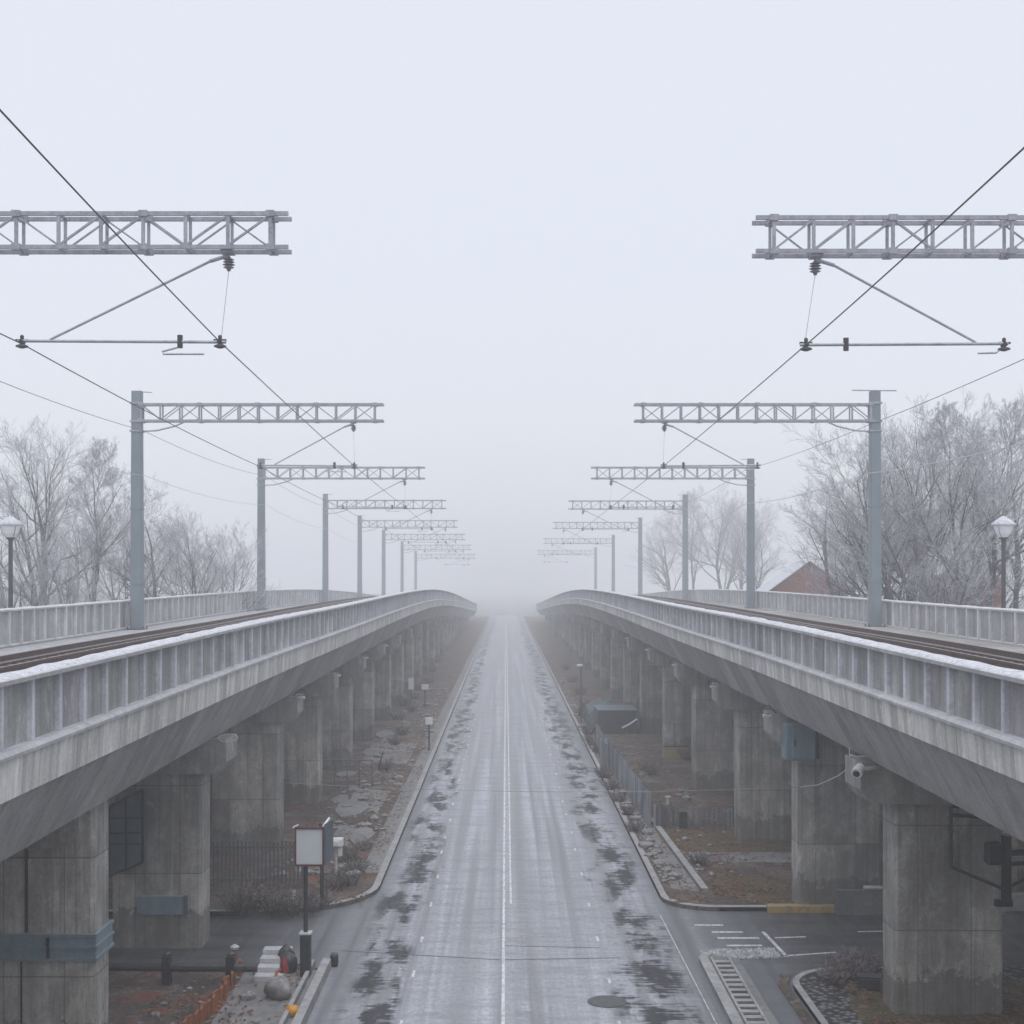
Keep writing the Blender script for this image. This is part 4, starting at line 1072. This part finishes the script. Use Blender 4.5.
# corrugated fence
def panel_fence(a,b,hh,n_,label,mat):
    a=Vector(a);b=Vector(b); root=empty('panel_fence',a); tag(root,label,'fence')
    for i in range(n_):
        p=a.lerp(b,(i+.04)/n_); q=a.lerp(b,(i+.96)/n_); d=(q-p).normalized(); nn=Vector((-d.y,d.x,0))
        m=MB(); K=14; w=(q-p).length
        vs=[]
        for s_ in (0,1):
            for k in range(K+1):
                u=p+d*(w*k/K)+nn*(.03 if k%2 else -.03)+nn*(s_*.02)
                vs+= [u+Vector((0,0,.03)),u+Vector((0,0,hh+.05*math.sin(i*2.3)))]
        fs=[]
        for s_ in (0,1):
            o_=s_*2*(K+1)
            for k in range(K): 
                q4=(o_+2*k,o_+2*k+2,o_+2*k+3,o_+2*k+1); fs.append(q4 if s_ else q4[::-1])
        m.add(vs,fs); m.build('panel',mat,root)
    for i in range(n_+1):
        p=a.lerp(b,i/n_); m=MB(); m.box(p.x-.04,p.x+.04,p.y-.04,p.y+.04,p.z-.1,p.z+hh+.02); m.build('post',M['corr'],root)
panel_fence((5.78,56.2,.13),(5.35,83,.13),1.45,10,'long corrugated grey fence along the right verge',M['corr'])
panel_fence((5.95,56.0,.13),(6.5,56.0,.13),.95,1,'short pale panel closing the near end of the grey fence',M['corr'])
m=MB()
for k,(px,z) in enumerate(((601,1.9),(606,2.1),(611,1.8))):
    pass
root=empty('sheet_stack',at(607,775,73)); tag(root,'cluster of pale upright metal sheets at the far end of the grey fence','metal sheets')
for k in range(5):
    x=(600+k*2.6-CX)*72/F; m=MB(); m.box(x,x+.1,71.6+.1*(k%2),72.0,.13,1.95-.12*(k%3)); m.build('sheet',M['corr'],root)
p=at(668,798,57); root=empty('sign_post',(p.x,57,.13)); tag(root,'thin grey post at the end of the low right fence','post')
m=MB(); m.lathe([(.07,0),(.07,p.z-.13),(.13,p.z-.12),(.13,p.z-.06)],(p.x,57,.13),8); m.build('pole',M['offwhite'],root)
picket_fence((6.75,56.5,.13),(9.2,56.6,.13),.75,.16,'low grey fence between the thin post and the third right pier',M['corr'])
block('utility_box',6.95,7.25,56.0,56.3,.13,.8,M['iron'],'small black box by the low right fence','box')
# container and tarp
a=at(598,711,91);b=at(637,738,91); root=empty('storage_container',(a.x,91,.13)); tag(root,'dark blue storage container beside the right viaduct','container')
m=MB(); m.box(a.x,b.x,91,95,.13,a.z); m.build('body',M['contain'],root,bevel=.03)
m=MB()
for k in range(12): x=a.x+.1+(b.x-a.x-.2)*k/11; m.box(x-.03,x+.03,90.96,90.999,.25,a.z-.12)
m.build('rib',M['contain'],root)
m=MB(); m.box(a.x-.03,b.x+.03,90.95,95.05,a.z,a.z+.05); m.build('roof',M['bluedark'],root)
m=MB(); m.tube([at(622,728,90.8),at(630,724,90.8),at(637,719,90.8)],.07,6); tag(m.build('pipe',M['white']),'white bent pipe leaning on the dark container','pipe')
c=at(588,712,106); m=MB()
NX=14
for j in range(NX+1):
    for i in range(NX+1):
        u=i/NX;v=j/NX; z=max(.1,1.55*math.sin(math.pi*u)**.22*math.sin(math.pi*v)**.2*(1+.22*noise.noise(Vector((u*5,v*5,2)))))
        m.v.append((5.5+u*3.2,97+v*6,z))
for j in range(NX):
    for i in range(NX): k=j*(NX+1)+i; m.f.append((k,k+1,k+NX+2,k+NX+1))
tag(m.build('covered_heap',M['tarp']),'heap under a teal tarpaulin behind the dark container','tarpaulin')
# yellow rusty plate on pier at Y 78.5
root=empty('wall_plate',(10,78.3,2)); a=at(664,747,78.4);b=at(688,765,78.4); tag(root,'rusty yellow panel fixed low on a right pier','plate')
m=MB(); m.box(a.x,b.x,78.36,78.48,b.z,a.z); m.build('plate',M['yellow'],root); m=MB(); m.box(a.x-.03,b.x+.03,78.34,78.47,a.z,a.z+.06); m.build('edge',M['iron'],root)
# red sign pole
root=empty('sign_pole',(3.8+.9,99,.1)); tag(root,'slim reddish pole with a white head near the tarpaulin','pole')
p=at(581,665,98); m=MB(); m.lathe([(.05,0),(.05,p.z-.13)],(p.x,98,.13),8); m.build('pole',M['redbrush'],root); m=MB(); m.box(p.x-.3,p.x+.1,97.9,98.1,p.z-.1,p.z+.05); m.build('head',M['white'],root,bevel=.04)
root.location=(p.x,98,.13)
for ch in root.children: ch.matrix_parent_inverse=parent_inv(root)

# ------------------------------------------------------------------ rubble, debris, brush
rr=random.Random(9)
for nm,xr,yr,cnt in (('rubble',(-7.9,-4.9),(47,130),700),('rubble',(5.1,5.7),(46,140),260),('rubble',(6.3,8.6),(47,130),110),('rubble',(-8.2,-5.2),(29,36),40)):
    m=MB()
    for k in range(cnt):
        t=rr.random()**1.5; y=yr[0]+(yr[1]-yr[0])*t; x=rr.uniform(*xr); s=rr.uniform(.04,.13)*(1 if rr.random()<.85 else 2.4)
        m.rock((x,y,.13+s*.2),s,k,rr.uniform(.35,.8),1)
    tag(m.build(nm,M['rock']),kind='stuff')
for (x0,x1,y0,y1,cnt,mt) in ((-8.3,-4.4,43,95,5200,'leaf'),(5.1,8.8,43,95,4200,'leaf'),(-8.3,-5.0,29,36,900,'leaf'),(6.5,12,44,60,2200,'leaf'),(8.2,12,31,34.6,1200,'leaf')):
    m=MB()
    for k in range(cnt):
        y=y0+(y1-y0)*rr.random()**1.4; x=rr.uniform(x0,x1)
        if noise.noise(Vector((x*.9,y*.45,3)))<-.08 and rr.random()<.85: continue
        a=rr.uniform(0,6.28); l=rr.uniform(.03,.09); ux,uy=math.cos(a)*l,math.sin(a)*l; w=.5
        m.add([(x-ux,y-uy,.15),(x+uy*w,y-ux*w,.16+rr.random()*.03),(x+ux,y+uy,.15+rr.random()*.04),(x-uy*w,y+ux*w,.155)],[(0,1,2,3)])
    tag(m.build('leaf_litter',M['leaf']),kind='stuff')
# flat broken slabs
for i,(px,py,w,d) in enumerate(((352,808,1.6,1.5),(372,752,1.2,1.3),(385,735,1.4,1.4),(345,775,1.1,.8),(362,836,1.2,1.2),(340,800,.9,.8),(395,715,1.0,1.2))):
    c=gp(px,py); m=MB(); K=7
    pr=[(c.x+w/2*math.cos(2*math.pi*k/K)*rr.uniform(.7,1.15),c.y+d*1.6*math.sin(2*math.pi*k/K)*rr.uniform(.7,1.15)) for k in range(K)]
    m.prism(pr,'z',.1,.19+.02*i%.05); o=m.build('broken_slab',M['slab'],bevel=.02)
    tag(o,'%s broken concrete slab on the left verge, counted from the camera'%names[i] if i<7 else '', 'slab','broken slabs on the left verge')
order=sorted([o for o in col.objects if o.name.startswith('broken_slab')],key=lambda o:min(v.co.y for v in o.data.vertices))
for i,o in enumerate(order): o['label']='%s broken concrete slab from the camera on the left verge'%names[i]
# brush clumps
def brush_mesh(seed,R_=.6,H_=.7,n_=70):
    q=random.Random(seed); m=MB()
    for k in range(n_):
        a=q.uniform(0,6.28); r0=q.random()*R_*.5; p=Vector((r0*math.cos(a),r0*math.sin(a),0)); d=Vector((math.cos(a)*q.uniform(.1,.9),math.sin(a)*q.uniform(.1,.9),1)).normalized()
        L=H_*q.uniform(.5,1.1); p1=p+d*L*.5+Vector((q.gauss(0,.05),q.gauss(0,.05),0)); p2=p1+(d+Vector((q.gauss(0,.3),q.gauss(0,.3),-.2)))*L*.5
        m.tube([p,p1,p2],[.012,.009,.005],3,cap=False)
        for j in range(3):
            s=p1.lerp(p2,q.random()); m.tube([s,s+Vector((q.gauss(0,.12),q.gauss(0,.12),q.uniform(0,.15)))],[.006,.004],3,cap=False)
    return m
protos=[]
for i in range(3):
    o=brush_mesh(20+i).build('dry_shrub',M['brush' if i!=1 else 'redbrush']); protos.append(o)
spots=[]
for px,py,s in ((240,912,1.5),(256,909,1.3),(276,911,1.3),(290,915,1.2),(310,912,1.0),(322,905,.9),(347,885,1.0),(356,872,.9),(350,860,.9),(362,850,.8),(335,890,1),
                (398,720,1.2),(405,706,1.3),(415,700,1.2),(402,735,1.1),(420,690,1.1),(412,712,1.0),(430,683,1.2),(395,745,1.0),(432,672,1.2),(385,770,1),(437,662,1.3),
                (590,735,1.4),(594,745,1.3),(590,722,1.5),(586,708,1.5),(598,752,1.1),(604,778,1.0),(612,790,1.0),(620,802,1.0),(628,815,.9),(636,832,.9),(580,695,1.4),(572,682,1.3),(566,670,1.3),(584,716,1.4),
                (700,865,.9),(845,978,1.0),(868,975,1.0),(858,972,1.1),(835,984,.8),(690,760,1.3),(650,775,1.2)):
    spots.append((px,py,s))
used={0:0,1:0,2:0}
for i,(px,py,s) in enumerate(spots):
    k=1 if (px>830 or i%4==1) else (i%2)*2
    o=protos[k] if used[k]==0 else protos[k].copy()
    if used[k]: col.objects.link(o)
    used[k]+=1
    c=gp(px,py); o.location=c; o.rotation_euler.z=rr.uniform(0,6); o.scale=(s,s,s*.9)
    side='left' if px<506 else 'right'
    tag(o,'dry leafless shrub among rubble on the %s verge'%side,'shrub','dry shrubs on the %s verge'%side)

# ------------------------------------------------------------------ air
m=MB(); m.box(-900,900,-90,1650,-1,27); o=m.build('haze',M['white'])
hm=bpy.data.materials.new('haze_air'); hm.use_nodes=True; nt=hm.node_tree; nt.nodes.clear()
out=nt.nodes.new('ShaderNodeOutputMaterial'); pv=nt.nodes.new('ShaderNodeVolumePrincipled'); pv.inputs['Color'].default_value=(.965,.975,.995,1); pv.inputs['Density'].default_value=.0030
pv.inputs['Anisotropy'].default_value=.2
nt.links.new(pv.outputs[0],out.inputs['Volume']); o.data.materials[0]=hm; tag(o,kind='stuff')

# ------------------------------------------------------------------ light
el,rot=68,180
w=bpy.data.worlds.new('World'); sc.world=w; w.use_nodes=True; nt=w.node_tree; nt.nodes.clear()
out=nt.nodes.new('ShaderNodeOutputWorld')
sky=nt.nodes.new('ShaderNodeTexSky'); sky.sky_type='NISHITA'; sky.sun_disc=False; sky.sun_elevation=R(el); sky.sun_rotation=R(rot); sky.dust_density=4; sky.air_density=1.2
bg=nt.nodes.new('ShaderNodeBackground'); nt.links.new(sky.outputs[0],bg.inputs[0]); bg.inputs[1].default_value=.03
# closed cloud deck, brighter overhead
tc=nt.nodes.new('ShaderNodeTexCoord'); sp=nt.nodes.new('ShaderNodeSeparateXYZ'); nt.links.new(tc.outputs['Generated'],sp.inputs[0])
rp=nt.nodes.new('ShaderNodeValToRGB'); e=rp.color_ramp.elements
e[0].position=0; e[0].color=(.83,.86,.94,1); e[1].position=.5; e[1].color=(.84,.865,.94,1)
nt.links.new(sp.outputs[2],rp.inputs[0])
bg2=nt.nodes.new('ShaderNodeBackground'); nt.links.new(rp.outputs[0],bg2.inputs[0]); bg2.inputs[1].default_value=.88
ad=nt.nodes.new('ShaderNodeAddShader'); nt.links.new(bg.outputs[0],ad.inputs[0]); nt.links.new(bg2.outputs[0],ad.inputs[1]); nt.links.new(ad.outputs[0],out.inputs[0])
sl=bpy.data.lights.new('sun','SUN'); sl.energy=1.5; sl.angle=R(70); sl.color=(1,.97,.93); so=bpy.data.objects.new('sun',sl); col.objects.link(so)
so.rotation_euler=(R(90-el),0,R(0))   # sun behind the camera's back, high

# ------------------------------------------------------------------ camera
cam=bpy.data.cameras.new('camera'); co=bpy.data.objects.new('camera',cam); col.objects.link(co)
co.location=(0,0,CAMH); co.rotation_euler=(R(90),0,0); cam.sensor_width=36; cam.lens=F/1024*36
cam.shift_x=(512-CX)/1024; cam.shift_y=(CY-512)/1024; cam.clip_end=5000; cam.clip_start=.1
sc.camera=co
vs=sc.view_settings; vs.view_transform='Standard'; vs.look='None'; vs.gamma=1; vs.use_curve_mapping=False; vs.exposure=0
cy=sc.cycles; cy.use_denoising=True; cy.max_bounces=8; cy.diffuse_bounces=3; cy.glossy_bounces=2; cy.transmission_bounces=2; cy.volume_bounces=5; cy.transparent_max_bounces=6
